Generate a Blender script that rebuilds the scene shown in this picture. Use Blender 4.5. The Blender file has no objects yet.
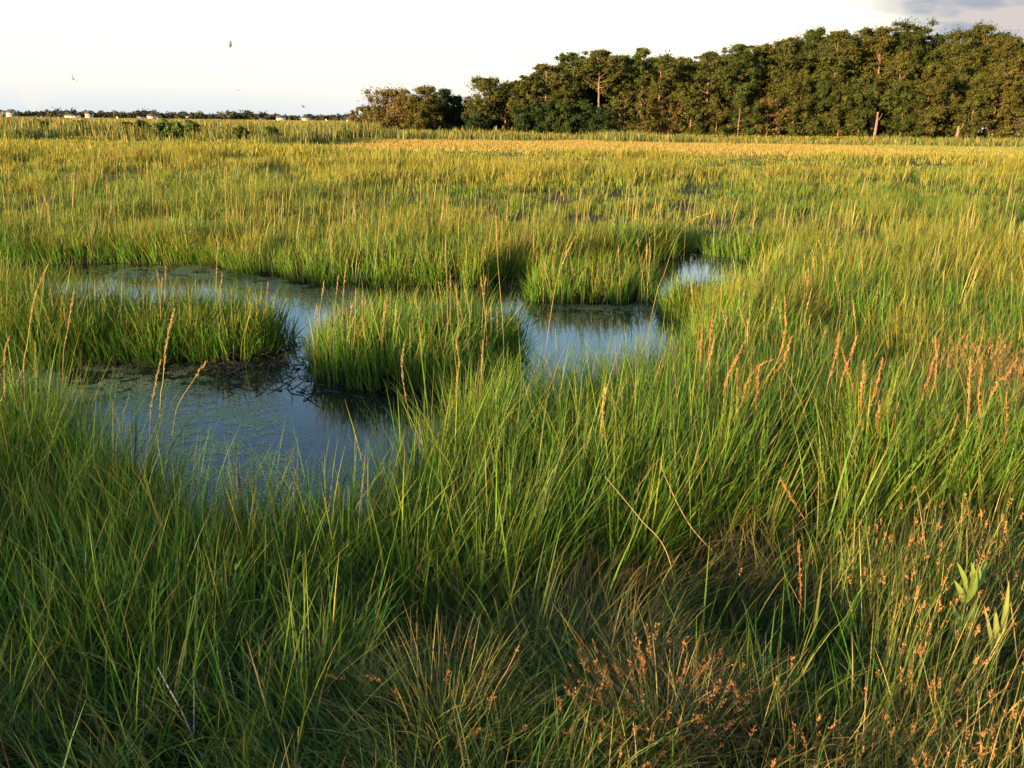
import bpy, math, numpy as np
from mathutils import Matrix, Vector
rng = np.random.default_rng(11)
S = bpy.context.scene
COL = S.collection
PI = math.pi

# ------------------------------------------------------------------ camera
CAM = np.array([0.0, 0.0, 2.02])
FPX = 869.0
PITCH = math.atan(262.7 / FPX)
ROLL = math.radians(0.7)
F_ = np.array([0, math.cos(PITCH), -math.sin(PITCH)])
R0 = np.array([1.0, 0, 0]); U0 = np.array([0, math.sin(PITCH), math.cos(PITCH)])
R_ = math.cos(ROLL) * R0 + math.sin(ROLL) * U0
U_ = -math.sin(ROLL) * R0 + math.cos(ROLL) * U0
cd = bpy.data.cameras.new('camera'); cam = bpy.data.objects.new('camera', cd); COL.objects.link(cam)
cam.matrix_world = Matrix(((R_[0], U_[0], -F_[0], CAM[0]), (R_[1], U_[1], -F_[1], CAM[1]), (R_[2], U_[2], -F_[2], CAM[2]), (0, 0, 0, 1)))
cd.sensor_width = 36.0; cd.lens = FPX / 1024 * 36; cd.clip_start = 0.05; cd.clip_end = 8000
S.camera = cam

def ray(x, y):
    return F_ + (x - 512) / FPX * R_ - (y - 384) / FPX * U_
def gnd(x, y, z=0.0):                      # ground point seen at a pixel
    d = ray(x, y); t = (z - CAM[2]) / d[2]; return CAM + t * d
def at(x, y, Y):                           # point at depth Y seen at a pixel
    d = ray(x, y); return CAM + d * (Y / d[1])
def proj(P):
    q = P - CAM
    f = q @ F_
    return 512 + FPX * (q @ R_) / f, 384 - FPX * (q @ U_) / f

# ------------------------------------------------------------------ noise
_T = np.random.default_rng(3).random((256, 256))
def vnoise(x, y, s=1.0, o=0):
    x = np.asarray(x, float) * s + 37.3 + o * 17.7; y = np.asarray(y, float) * s + 11.9 + o * 29.1
    xi = np.floor(x).astype(int); yi = np.floor(y).astype(int)
    fx = x - xi; fy = y - yi; fx = fx * fx * (3 - 2 * fx); fy = fy * fy * (3 - 2 * fy)
    a = _T[xi & 255, yi & 255]; b = _T[(xi + 1) & 255, yi & 255]
    c = _T[xi & 255, (yi + 1) & 255]; d = _T[(xi + 1) & 255, (yi + 1) & 255]
    return (a * (1 - fx) + b * fx) * (1 - fy) + (c * (1 - fx) + d * fx) * fy
def fbm(x, y, s=1.0, o=0, n=3):
    v = 0; a = 0.5; t = 0
    for i in range(n):
        v = v + a * vnoise(x, y, s * 2 ** i, o + i); t += a; a *= .5
    return v / t
def sstep(a, b, x):
    t = np.clip((x - a) / (b - a), 0, 1); return t * t * (3 - 2 * t)

# ------------------------------------------------------------------ object helpers
def tag(o, label=None, cat=None, group=None, kind=None):
    if label: o['label'] = label
    if cat: o['category'] = cat
    if group: o['group'] = group
    if kind: o['kind'] = kind
    return o
def empty(name, loc):
    o = bpy.data.objects.new(name, None); COL.objects.link(o); o.location = tuple(float(v) for v in loc); return o
def mesh(name, V, Q, mat, col=None, parent=None, smooth=False, off=None):
    V = np.asarray(V, np.float32)
    if off is not None: V = V - np.asarray(off, np.float32)
    Q = np.asarray(Q, np.int32); k = Q.shape[1]
    me = bpy.data.meshes.new(name)
    me.vertices.add(len(V)); me.vertices.foreach_set('co', V.ravel())
    me.loops.add(Q.size); me.loops.foreach_set('vertex_index', Q.ravel())
    me.polygons.add(len(Q)); me.polygons.foreach_set('loop_start', np.arange(0, Q.size, k, dtype=np.int32))
    if smooth: me.polygons.foreach_set('use_smooth', np.ones(len(Q), bool))
    me.update(calc_edges=True)
    if col is not None:
        a = me.color_attributes.new('Col', 'FLOAT_COLOR', 'POINT')
        c = np.ones((len(V), 4), np.float32); c[:, :3] = col
        a.data.foreach_set('color', c.ravel())
    me.materials.append(mat)
    o = bpy.data.objects.new(name, me); COL.objects.link(o)
    if parent is not None: o.parent = parent
    return o
class MB:                                   # collects quad pieces
    def __init__(s): s.v = []; s.q = []; s.c = []; s.n = 0
    def add(s, V, Q, C=None):
        V = np.asarray(V, float); s.v.append(V); s.q.append(np.asarray(Q, int) + s.n)
        s.c.append(np.broadcast_to(np.asarray(C if C is not None else (1, 1, 1), float), (len(V), 3))); s.n += len(V)
    def build(s, name, mat, parent=None, smooth=False, off=None):
        return mesh(name, np.concatenate(s.v), np.concatenate(s.q), mat, np.concatenate(s.c), parent, smooth, off)
def tube(P, r, k=6, C=(1, 1, 1)):
    P = np.asarray(P, float); n = len(P); r = np.broadcast_to(np.asarray(r, float), (n,))
    T = np.gradient(P, axis=0); T /= np.linalg.norm(T, axis=1)[:, None] + 1e-9
    ref = np.array([0.0, 1, 0]) if abs(T[0, 1]) < .9 else np.array([1.0, 0, 0])
    A = np.cross(T, ref); A /= np.linalg.norm(A, axis=1)[:, None] + 1e-9; B = np.cross(T, A)
    a = np.arange(k) * 2 * PI / k
    V = P[:, None, :] + r[:, None, None] * (np.cos(a)[None, :, None] * A[:, None, :] + np.sin(a)[None, :, None] * B[:, None, :])
    i = np.arange(n - 1)[:, None] * k; j = np.arange(k)[None, :]; j2 = (j + 1) % k
    Q = np.stack([i + j, i + j2, i + k + j2, i + k + j], -1).reshape(-1, 4)
    return V.reshape(-1, 3), Q, C
def spline(pts, n):                         # Catmull-Rom through points
    P = np.asarray(pts, float); P = np.vstack([2 * P[0] - P[1], P, 2 * P[-1] - P[-2]])
    m = len(P) - 3; u = np.linspace(0, m - 1e-6, n); i = u.astype(int); t = (u - i)[:, None]
    a, b, c, d = P[i], P[i + 1], P[i + 2], P[i + 3]
    return .5 * (2 * b + (c - a) * t + (2 * a - 5 * b + 4 * c - d) * t ** 2 + (3 * b - a - 3 * c + d) * t ** 3)

# ------------------------------------------------------------------ materials
def nt(name):
    m = bpy.data.materials.new(name); m.use_nodes = True; t = m.node_tree
    b = t.nodes['Principled BSDF']; o = t.nodes['Material Output']; return m, t, b, o
def leaf_mat(name, trans=.35, rough=.5, spec=.25, tint=(1.25, 1.15, .55), gain=1.0):
    m, t, b, o = nt(name); N = t.nodes; L = t.links
    a = N.new('ShaderNodeAttribute'); a.attribute_name = 'Col'
    g = N.new('ShaderNodeMix'); g.data_type = 'RGBA'; g.blend_type = 'MULTIPLY'; g.inputs[0].default_value = 1
    g.inputs[7].default_value = (gain, gain, gain, 1); L.new(a.outputs['Color'], g.inputs[6])
    L.new(g.outputs[2], b.inputs['Base Color'])
    b.inputs['Roughness'].default_value = rough; b.inputs['Specular IOR Level'].default_value = spec
    mu = N.new('ShaderNodeMix'); mu.data_type = 'RGBA'; mu.blend_type = 'MULTIPLY'; mu.inputs[0].default_value = 1
    mu.inputs[7].default_value = (*tint, 1); L.new(g.outputs[2], mu.inputs[6])
    tr = N.new('ShaderNodeBsdfTranslucent'); L.new(mu.outputs[2], tr.inputs['Color'])
    mx = N.new('ShaderNodeMixShader'); mx.inputs[0].default_value = trans
    L.new(b.outputs[0], mx.inputs[1]); L.new(tr.outputs[0], mx.inputs[2]); L.new(mx.outputs[0], o.inputs['Surface'])
    return m
def noise_mat(name, c1, c2, scale=3, rough=.8, bump=.3, spec=.3, attr=False, coord='Object'):
    m, t, b, o = nt(name); N = t.nodes; L = t.links
    tc = N.new('ShaderNodeTexCoord'); n = N.new('ShaderNodeTexNoise'); n.inputs['Scale'].default_value = scale; n.inputs['Detail'].default_value = 6
    L.new(tc.outputs[coord], n.inputs['Vector'])
    r = N.new('ShaderNodeValToRGB'); r.color_ramp.elements[0].position = .35; r.color_ramp.elements[1].position = .65
    r.color_ramp.elements[0].color = (*c1, 1); r.color_ramp.elements[1].color = (*c2, 1)
    L.new(n.outputs[0], r.inputs[0]); L.new(r.outputs[0], b.inputs['Base Color'])
    b.inputs['Roughness'].default_value = rough; b.inputs['Specular IOR Level'].default_value = spec
    if bump:
        bp = N.new('ShaderNodeBump'); bp.inputs['Strength'].default_value = bump; bp.inputs['Distance'].default_value = .03
        L.new(n.outputs[0], bp.inputs['Height']); L.new(bp.outputs[0], b.inputs['Normal'])
    return m
M_grass = leaf_mat('cordgrass_leaf', .38)
M_hay = leaf_mat('salt_hay', .3)
M_far = leaf_mat('meadow_leaf', .38)
M_seed = leaf_mat('seed_head', .22, .7, .1, (1.1, .95, .7))
M_stem = leaf_mat('dry_stem', .1, .6, .2, (1, 1, .8))
M_crown = leaf_mat('tree_leaf', .18, .85, .02, (1.1, 1.1, .5))
M_bark = noise_mat('bark', (.10, .065, .045), (.23, .15, .10), 2.5, .9, .5)
M_mud = noise_mat('marsh_mud', (.010, .008, .006), (.03, .023, .015), 5, .55, .5, .4)
M_algae = leaf_mat('algae', .05, .4, .5)
M_bird = noise_mat('bird_feather', (.03, .03, .035), (.06, .055, .05), 20, .7, 0)
M_wall = noise_mat('house_paint', (.58, .51, .42), (.68, .61, .52), 1.2, .8, 0)
M_wall2 = noise_mat('house_paint_pink', (.62, .42, .33), (.7, .5, .4), 1.2, .8, 0)
M_roof = noise_mat('roof_shingle', (.035, .033, .034), (.06, .057, .056), 2, .9, 0)
M_glass = noise_mat('window_dark', (.02, .025, .03), (.04, .045, .05), 2, .15, 0, .5)

def ground_mat():
    m, t, b, o = nt('marsh_ground'); N = t.nodes; L = t.links
    geo = N.new('ShaderNodeNewGeometry'); a = N.new('ShaderNodeAttribute'); a.attribute_name = 'Col'
    n = N.new('ShaderNodeTexNoise'); n.inputs['Scale'].default_value = 9; n.inputs['Detail'].default_value = 8
    L.new(geo.outputs['Position'], n.inputs['Vector'])
    r = N.new('ShaderNodeMapRange'); r.inputs[1].default_value = .3; r.inputs[2].default_value = .7; r.inputs[3].default_value = .5; r.inputs[4].default_value = 1.4
    L.new(n.outputs[0], r.inputs[0])
    mu = N.new('ShaderNodeMix'); mu.data_type = 'RGBA'; mu.blend_type = 'MULTIPLY'; mu.inputs[0].default_value = 1
    L.new(a.outputs['Color'], mu.inputs[6]); L.new(r.outputs[0], mu.inputs[7]); L.new(mu.outputs[2], b.inputs['Base Color'])
    b.inputs['Roughness'].default_value = .95; b.inputs['Specular IOR Level'].default_value = .04
    bp = N.new('ShaderNodeBump'); bp.inputs['Strength'].default_value = .6; bp.inputs['Distance'].default_value = .03
    L.new(n.outputs[0], bp.inputs['Height']); L.new(bp.outputs[0], b.inputs['Normal'])
    return m
def water_mat():
    m, t, b, o = nt('pond_water'); N = t.nodes; L = t.links
    b.inputs['Base Color'].default_value = (.008, .010, .009, 1); b.inputs['Roughness'].default_value = .02
    b.inputs['IOR'].default_value = 1.333; b.inputs['Specular IOR Level'].default_value = .5
    geo = N.new('ShaderNodeNewGeometry')
    n = N.new('ShaderNodeTexNoise'); n.inputs['Scale'].default_value = 22; n.inputs['Detail'].default_value = 3
    n2 = N.new('ShaderNodeTexNoise'); n2.inputs['Scale'].default_value = 4; n2.inputs['Detail'].default_value = 2
    L.new(geo.outputs['Position'], n.inputs['Vector']); L.new(geo.outputs['Position'], n2.inputs['Vector'])
    ad = N.new('ShaderNodeMath'); ad.operation = 'MULTIPLY_ADD'; ad.inputs[1].default_value = 3
    L.new(n2.outputs[0], ad.inputs[0]); L.new(n.outputs[0], ad.inputs[2])
    bp = N.new('ShaderNodeBump'); bp.inputs['Strength'].default_value = .09; bp.inputs['Distance'].default_value = .006
    L.new(ad.outputs[0], bp.inputs['Height']); L.new(bp.outputs[0], b.inputs['Normal'])
    return m

# ------------------------------------------------------------------ pond layout
def poly(pts): return np.array([gnd(x, y, 0.02)[:2] for x, y in pts])
P_water = poly([(-260, 462), (-160, 464), (0, 470), (70, 496), (135, 545), (180, 572), (210, 588), (262, 584), (340, 572), (392, 544), (432, 506), (452, 478), (478, 452), (520, 446), (545, 443), (595, 424), (640, 412), (676, 392), (696, 342), (738, 302), (782, 276), (774, 262),
                (738, 261), (700, 250), (662, 257), (600, 268), (545, 279), (520, 276), (480, 285), (420, 285), (350, 283), (300, 280), (250, 272), (200, 263), (118, 261), (40, 262), (-60, 264), (-200, 262)])
P_isl = {2: poly([(-260, 352), (-120, 368), (0, 367), (60, 366), (130, 362), (200, 362), (245, 354), (272, 344), (284, 338), (270, 332), (235, 327), (150, 327), (90, 324), (20, 312), (-120, 296), (-260, 290)]),
         3: poly([(306, 366), (318, 378), (345, 386), (385, 389), (420, 390), (455, 396), (490, 380), (512, 362), (508, 346), (470, 339), (420, 336), (360, 338), (320, 347)]),
         4: poly([(524, 297), (540, 301), (590, 304), (640, 301), (660, 297), (655, 289), (600, 286), (545, 288)]),
         5: poly([(664, 316), (690, 322), (722, 318), (738, 306), (726, 298), (690, 299), (668, 306)])}
BX0, BX1, BY0, BY1, RES = -11.0, 7.0, 1.5, 15.5, 0.025
gx = np.arange(BX0, BX1, RES); gy = np.arange(BY0, BY1, RES)
GX, GY = np.meshgrid(gx, gy, indexing='ij')
wx = GX + (fbm(GX, GY, 2.2, 1) - .5) * .42 + (fbm(GX, GY, 9, 2) - .5) * .10
wy = GY + (fbm(GX, GY, 2.2, 5) - .5) * .42 + (fbm(GX, GY, 9, 6) - .5) * .10
def inpoly(x, y, P):
    r = np.zeros(x.shape, bool)
    for (x1, y1), (x2, y2) in zip(P, np.roll(P, -1, 0)):
        c = (y1 > y) != (y2 > y)
        r ^= c & (x < (x2 - x1) * (y - y1) / (y2 - y1 + 1e-12) + x1)
    return r
LAB = np.where(inpoly(wx, wy, P_water), 0, 1).astype(np.int8)
for k, P in P_isl.items(): LAB[inpoly(wx, wy, P) & (LAB == 0)] = k
def blur(a, k):
    for ax in (0, 1):
        c = np.cumsum(np.concatenate([np.repeat(np.take(a, [0], ax), k + 1, ax), a, np.repeat(np.take(a, [-1], ax), k, ax)], ax), ax)
        n = a.shape[ax]
        a = (np.take(c, np.arange(2 * k + 1, 2 * k + 1 + n), ax) - np.take(c, np.arange(0, n), ax)) / (2 * k + 1)
    return a
LANDB = blur(blur((LAB > 0).astype(float), 3), 2)
LANDW = blur((LAB > 0).astype(float), 14)
def grid_at(A, x, y, out):
    i = np.floor((x - BX0) / RES).astype(int); j = np.floor((y - BY0) / RES).astype(int)
    ok = (i >= 0) & (i < A.shape[0]) & (j >= 0) & (j < A.shape[1])
    return np.where(ok, A[np.clip(i, 0, A.shape[0] - 1), np.clip(j, 0, A.shape[1] - 1)], out)
def label(x, y): return grid_at(LAB, x, y, 1)
HOLLOW = gnd(770, 700)[:2]
def height(x, y):
    x = np.asarray(x, float); y = np.asarray(y, float)
    h = .055 + .07 * (fbm(x, y, 1.1, 9) - .45) + .03 * (fbm(x, y, 6, 12) - .5)
    h = h + .5 * sstep(100, 125, y) + .10 * sstep(2.9, 1.9, y)
    h = np.maximum(h, .035)
    L = grid_at(LANDB, x, y, 1.0)
    return np.where(L > .999, h, (h + .35) * sstep(.1, .9, L) - .35)

# ------------------------------------------------------------------ ground and water
def axis(a, b, fine0, fine1, step, grow=1.18):
    v = list(np.arange(fine0, fine1 + 1e-6, step)); s = step; x = v[-1]
    while x < b: s = min(s * grow, 120); x += s; v.append(x)
    s = step; x = v[0]; w = []
    while x > a: s = min(s * grow, 120); x -= s; w.append(x)
    return np.array(w[::-1] + v)
AX = axis(-3200, 3200, BX0 + .3, BX1 - .3, .04); AY = axis(-400, 4200, BY0 + .2, BY1 - .3, .04)
TX, TY = np.meshgrid(AX, AY, indexing='ij'); TZ = height(TX, TY)
nx, ny = TX.shape
ii = np.arange(nx - 1)[:, None] * ny + np.arange(ny - 1)[None, :]
Q = np.stack([ii, ii + ny, ii + ny + 1, ii + 1], -1).reshape(-1, 4)
lw = grid_at(LANDW, TX, TY, 1.0)
mud = np.array([.011, .010, .007]); thatch = np.array([.075, .062, .028]); field = np.array([.15, .115, .030])
w1 = sstep(.75, 1.0, lw)[..., None]; w2 = sstep(16, 45, TY)[..., None]
gc = mud * (1 - w1) + thatch * w1; gc = gc * (1 - w2) + field * w2
tag(mesh('marsh_ground', np.stack([TX, TY, TZ], -1).reshape(-1, 3), Q, ground_mat(), gc.reshape(-1, 3), smooth=True), 'flat dark marsh soil under the grass with muddy pond banks', 'ground', kind='structure')
WX = np.linspace(BX0 + .6, BX1 - .6, 30); WY = np.linspace(2.0, BY1 - .8, 30)
A, B = np.meshgrid(WX, WY, indexing='ij'); i2 = np.arange(29)[:, None] * 30 + np.arange(29)[None, :]
tag(mesh('pond_water', np.stack([A, B, 0 * A], -1).reshape(-1, 3), np.stack([i2, i2 + 30, i2 + 31, i2 + 1], -1).reshape(-1, 4), water_mat()), 'still dark pond water winding between the grass islands', 'water', kind='structure')

# ------------------------------------------------------------------ blades
def blades(x, y, h, w, az, th0, bend, cb, ct, nseg=5, z=None, twist=.9, droop=None):
    """ribbons: th0 lean from vertical at base, bend extra lean at tip (rad). cb, ct: colour at base and tip"""
    n = len(x); z = height(x, y) - .015 if z is None else z
    P = np.stack([x, y, z], -1); az2 = az + rng.uniform(-twist, twist, n)
    side = np.stack([-np.sin(az2), np.cos(az2), np.zeros(n)], -1)
    V = np.empty((n, nseg + 1, 2, 3), np.float32); C = np.empty((n, nseg + 1, 2, 3), np.float32)
    p = P.copy(); ca = np.cos(az); sa = np.sin(az)
    for s in range(nseg + 1):
        t = s / nseg
        ww = w * .5 * (.62 + 1.1 * t if t < .35 else max(.05, 1 - ((t - .35) / .65) ** 1.7))
        V[:, s, 0] = p - side * ww[:, None]; V[:, s, 1] = p + side * ww[:, None]
        C[:, s] = (cb * (1 - t) + ct * t)[:, None, :]
        th = th0 + bend * (t + .5 / nseg) ** 1.6
        p = p + (h / nseg)[:, None] * np.stack([np.sin(th) * ca, np.sin(th) * sa, np.cos(th)], -1)
    base = np.arange(n)[:, None] * (2 * (nseg + 1)) + np.arange(nseg)[None, :] * 2
    Q = np.stack([base, base + 1, base + 3, base + 2], -1).reshape(-1, 4)
    return V.reshape(-1, 3), Q, C.reshape(-1, 3)
def clumps(cx, cy, nb, rc, wind=(.08, .02), spread=.33, jit=.12):
    n = len(cx); X = np.repeat(cx, nb); Y = np.repeat(cy, nb); k = len(X)
    a = rng.uniform(0, 2 * PI, k); r = np.sqrt(rng.random(k)) * rc
    l = r / rc * spread * rng.random(k) ** .7 + np.abs(rng.normal(0, jit, k)); ang = a + rng.normal(0, .5, k)
    hx = l * np.cos(ang) + wind[0]; hy = l * np.sin(ang) + wind[1]
    return X + r * np.cos(a), Y + r * np.sin(a), np.arctan2(hy, hx), np.hypot(hx, hy)
def mixcol(n, cols, probs, var=.22):
    cols = np.array(cols); i = rng.choice(len(cols), n, p=np.array(probs) / sum(probs))
    return cols[i] * (1 + rng.normal(0, var, (n, 1))).clip(.45, 1.7)
def wedge(n, y0, y1, k=.70, m=.9):
    y = np.sqrt(rng.uniform(y0 ** 2, y1 ** 2, n)); return rng.uniform(-1, 1, n) * (k * y + m), y

G1 = (.053, .155, .019); G2 = (.083, .182, .024); G3 = (.15, .195, .034); ST = (.27, .21, .085); GY_ = (.19, .17, .035); BR = (.16, .10, .045)
def hay_line(px): return np.interp(px, [-200, 0, 250, 350, 500, 560, 620, 700, 800, 900, 1024, 1300], [790, 780, 730, 650, 640, 640, 610, 575, 570, 560, 560, 560])

RUSH_PATCH = poly([(880, 446), (930, 428), (1130, 416), (1150, 492), (1010, 505), (890, 498)])
TUSS = [gnd(440, 766, .1)[:2], gnd(655, 770, .1)[:2]]
parts = {1: MB(), 2: MB(), 3: MB(), 4: MB(), 5: MB()}
# --- near cordgrass, 1.7 to 12.5 m
def near_grass(y0, y1, dens, nb, rc, nseg, wmul):
    area = .70 * (y1 ** 2 - y0 ** 2) + 1.8 * (y1 - y0)
    cx, cy = wedge(int(dens * area / nb), y0, y1)
    gap = fbm(cx, cy, 1.4, 21) + .35 * fbm(cx, cy, 5, 23)
    lab = label(cx, cy)
    px, py = proj(np.stack([cx, cy, np.zeros_like(cx)], -1))
    hl = hay_line(px)
    edge = grid_at(LANDW, cx, cy, 1.)
    keep = (lab > 0) & (rng.random(len(cx)) < np.where((lab > 1) | (edge < .9) | ((cx < -.3) & (cy < 4.8)), 1, sstep(.42, .62, gap)))
    keep &= rng.random(len(cx)) > sstep(-25, 25, py - hl) * np.where(px < 360, .72, .93)
    keep &= ~(inpoly(cx, cy, RUSH_PATCH) & (rng.random(len(cx)) < .85))
    for tq in TUSS: keep &= np.hypot(cx - tq[0], (cy - tq[1] - .05) * .8) > .36
    cx, cy = cx[keep], cy[keep]
    nbs = rng.poisson(nb, len(cx)) + 1
    x, y, az, th = clumps(cx, cy, nbs, rc)
    H = np.repeat(rng.uniform(.72, 1.08, len(cx)), nbs)
    lc = np.repeat(label(cx, cy), nbs)
    ok = (grid_at(LANDB, x, y, 1.) > .22); x, y, az, th, H, lc = [v[ok] for v in (x, y, az, th, H, lc)]
    n = len(x)
    fld = .60 + .34 * (fbm(x, y, 1.0, 31) - .5) + .15 * sstep(6.2, 4.2, y) - .08 * sstep(4.2, 5.2, y) * sstep(-1.6, -2.6, x)
    fld = np.where(lc == 3, .57, fld); fld = np.where(lc == 4, .53, fld); fld = np.where(lc == 5, .35, fld); fld = np.where(lc == 2, .52 + .16 * sstep(-3.5, -4.4, x), fld)
    h = fld * H * rng.uniform(.55, 1.12, n)
    tall = rng.random(n) < .04; h = np.where(tall & (y > 3.5), h * 1.2, h); h = h * np.interp(y, [1.9, 3.2, 4.2], [.74, .95, 1])
    w = rng.uniform(.006, .0125, n) * wmul
    bend = np.abs(rng.normal(.25, .32, n)); bend = np.where(rng.random(n) < .07, bend + rng.uniform(.5, 1.3, n), bend)
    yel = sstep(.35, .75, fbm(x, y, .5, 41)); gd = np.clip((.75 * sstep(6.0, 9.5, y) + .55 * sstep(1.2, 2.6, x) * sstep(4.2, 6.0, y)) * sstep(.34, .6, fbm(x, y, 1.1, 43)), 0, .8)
    cb = mixcol(n, [G1, G2, G3], [5, 4, 1.6], .33); ct = cb * np.array([1.5, 1.14, .95])
    r = rng.random(n)
    sel = r < .13 + .14 * yel; ct[sel] = mixcol(sel.sum(), [GY_, ST], [3, 2]); 
    sel = r < .06; cb[sel] = mixcol(sel.sum(), [ST, BR], [2, 1]); bend[sel & (rng.random(n) < .4)] += 1.0
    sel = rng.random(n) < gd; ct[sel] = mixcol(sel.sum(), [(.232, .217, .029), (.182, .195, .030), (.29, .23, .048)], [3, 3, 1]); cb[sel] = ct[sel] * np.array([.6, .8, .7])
    for k in parts:
        s = lc == k
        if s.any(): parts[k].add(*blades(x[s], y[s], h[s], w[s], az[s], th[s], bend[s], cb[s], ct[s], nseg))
near_grass(1.9, 5.5, 3300, 20, .085, 6, .64)
near_grass(5.5, 9.0, 1600, 19, .095, 5, .85)
near_grass(9.0, 14.0, 1100, 18, .11, 4, 1.0)
# stems leaning over the water from every bank
n = 900000
x = rng.uniform(BX0 + .6, BX1 - .6, n); y = rng.uniform(2.2, 14.5, n); Lb = grid_at(LANDB, x, y, 1.)
k = (Lb > .32) & (Lb < .95) & (np.abs(x) < .74 * y + 1) & (rng.random(n) < .55); x, y, Lb = x[k], y[k], Lb[k]; n = len(x)
ex = grid_at(LANDW, x + .1, y, 1.) - grid_at(LANDW, x - .1, y, 1.); ey = grid_at(LANDW, x, y + .1, 1.) - grid_at(LANDW, x, y - .1, 1.)
clump = fbm(x, y, 5, 55); k = rng.random(n) < sstep(.32, .55, clump); x, y, ex, ey, clump = x[k], y[k], ex[k], ey[k], clump[k]; n = len(x)
az = np.arctan2(-ey, -ex) + rng.normal(0, .8, n); lc = label(x, y)
for k_ in parts:
    near = grid_at(blur((LAB == k_).astype(float), 8), x, y, 0.); s_ = (lc == k_) | ((lc == 0) & (near > .15)); lc = np.where((lc == 0) & (near > .15), k_, lc)
h = rng.uniform(.18, .42, n); cb = mixcol(n, [G1, G2, G3], [5, 4, 1])
z = np.maximum(height(x, y), -.06) - .01
for k_ in parts:
    s_ = lc == k_
    if s_.any(): parts[k_].add(*blades(x[s_], y[s_], h[s_], rng.uniform(.006, .011, s_.sum()), az[s_], np.abs(rng.normal(.2, .22, s_.sum())), np.abs(rng.normal(.35, .4, s_.sum())), cb[s_], cb[s_] * np.array([1.4, 1.14, .95]), 5, z=z[s_]))
tag(parts[1].build('cordgrass', M_grass), 'tall bright green cordgrass growing round the near pond banks', 'grass', kind='stuff')
tag(parts[2].build('grass_peninsula', M_grass), 'broad tongue of green cordgrass reaching in from the side between both arms of the pond', 'grass tussock')
tag(parts[3].build('grass_island', M_grass), 'largest round grass island, standing between the dark near pool and the pale channel', 'grass tussock')
tag(parts[4].build('grass_island', M_grass), 'low wide golden topped grass island beyond the pale channel near the far bank', 'grass tussock')
tag(parts[5].build('grass_island', M_grass), 'smallest short grass island beside the bright end pool of the channel', 'grass tussock')

# --- meadow, 12.5 to 150 m
mead = MB()
p1, p2 = gnd(720, 186), gnd(1010, 168)
def ditch(x, y):                            # distance beyond the ditch line
    d = (p2 - p1)[:2]; nrm = np.array([-d[1], d[0]]) / np.hypot(*d)
    if nrm[1] < 0: nrm = -nrm
    return (x - p1[0]) * nrm[0] + (y - p1[1]) * nrm[1]
def meadow(y0, y1, dens, nb, rc, nseg, w0, w1, hs=1.0):
    area = .70 * (y1 ** 2 - y0 ** 2) + 8 * (y1 - y0)
    cx, cy = wedge(int(dens * area / nb), y0, y1, .70, 4)
    g = fbm(cx, cy * .8, .75, 51); keep = rng.random(len(cx)) < .12 + .88 * sstep(.36, .56, g)
    dd = ditch(cx, cy); inx = cx > p1[0] - 1
    keep &= ~(inx & (dd > -.1) & (dd < 1.6) & (rng.random(len(cx)) < .75)) & (label(cx, cy) == 1)
    cx, cy = cx[keep], cy[keep]
    nbs = rng.poisson(nb, len(cx)) + 1
    x, y, az, th = clumps(cx, cy, nbs, rc, (.08, .03), .3, .12); n = len(x)
    band = fbm(x * .055, 4.2 * np.log(y), 1.0, 66) * .7 + fbm(x * .16, 9 * np.log(y), 1.0, 68) * .3
    patch = fbm(x, y * .6, .22, 61); fine = fbm(x, y, .9, 63)
    hgt = .60 - .10 * sstep(20, 40, y) + .40 * (patch - .5) + .62 * (fine - .5)
    dd = ditch(x, y); inx = sstep(p1[0] - 2, p1[0] + 1, x)
    hgt = hgt + .12 * inx * sstep(-6, -1, dd) * sstep(.4, -.2, dd) - .22 * inx * sstep(-.2, .6, dd) * sstep(6, 2, dd)
    strip = sstep(57, 64, y + 6 * (fine - .5)) * sstep(102, 94, y) * sstep(-16, -9, x) * sstep(60, 40, x)
    hgt = hgt * (1 - .62 * strip)
    hgt = hgt * (1 - .45 * sstep(40, 60, y))
    hgt = hgt + .44 * (sstep(.44, .54, band) - .60) * sstep(75, 50, y)
    h = np.clip(hgt, .1, 1) * rng.uniform(.55, 1.15, n) * hs * np.repeat(rng.uniform(.8, 1.12, len(cx)), nbs)
    w = rng.uniform(w0, w1, n)
    bend = np.abs(rng.normal(.2, .28, n))
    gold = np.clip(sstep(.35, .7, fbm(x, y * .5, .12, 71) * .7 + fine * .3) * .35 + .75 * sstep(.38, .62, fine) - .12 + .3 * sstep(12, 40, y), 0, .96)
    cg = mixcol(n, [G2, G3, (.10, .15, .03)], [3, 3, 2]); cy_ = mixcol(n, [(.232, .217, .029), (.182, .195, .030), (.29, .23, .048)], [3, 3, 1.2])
    lowb = sstep(.53, .43, band)[:, None] * sstep(80, 55, y)[:, None]; cg = cg * (1 - lowb) + cg * np.array([.62, .78, .75]) * lowb; gold = (gold + .12) * (.36 + .64 * sstep(.42, .52, band)); pick = (rng.random(n) < gold)[:, None]  # light and shade bands put into blade colour: low grass darker, tall golder
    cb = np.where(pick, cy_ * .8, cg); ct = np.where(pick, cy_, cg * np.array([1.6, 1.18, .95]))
    so = (rng.random(n) < strip * .93)[:, None]
    oc = mixcol(n, [(.34, .225, .055), (.29, .22, .055), (.22, .20, .05)], [3, 3, 2], .15)
    cb = np.where(so, oc, cb); ct = np.where(so, oc, ct)
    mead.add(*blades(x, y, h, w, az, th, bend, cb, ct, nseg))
meadow(13.4, 24, 420, 16, .16, 4, .008, .015)
meadow(24, 42, 150, 12, .25, 3, .015, .028)
meadow(42, 70, 42, 10, .4, 3, .03, .055)
meadow(70, 160, 13, 9, .6, 2, .06, .11, 1.0)
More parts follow.
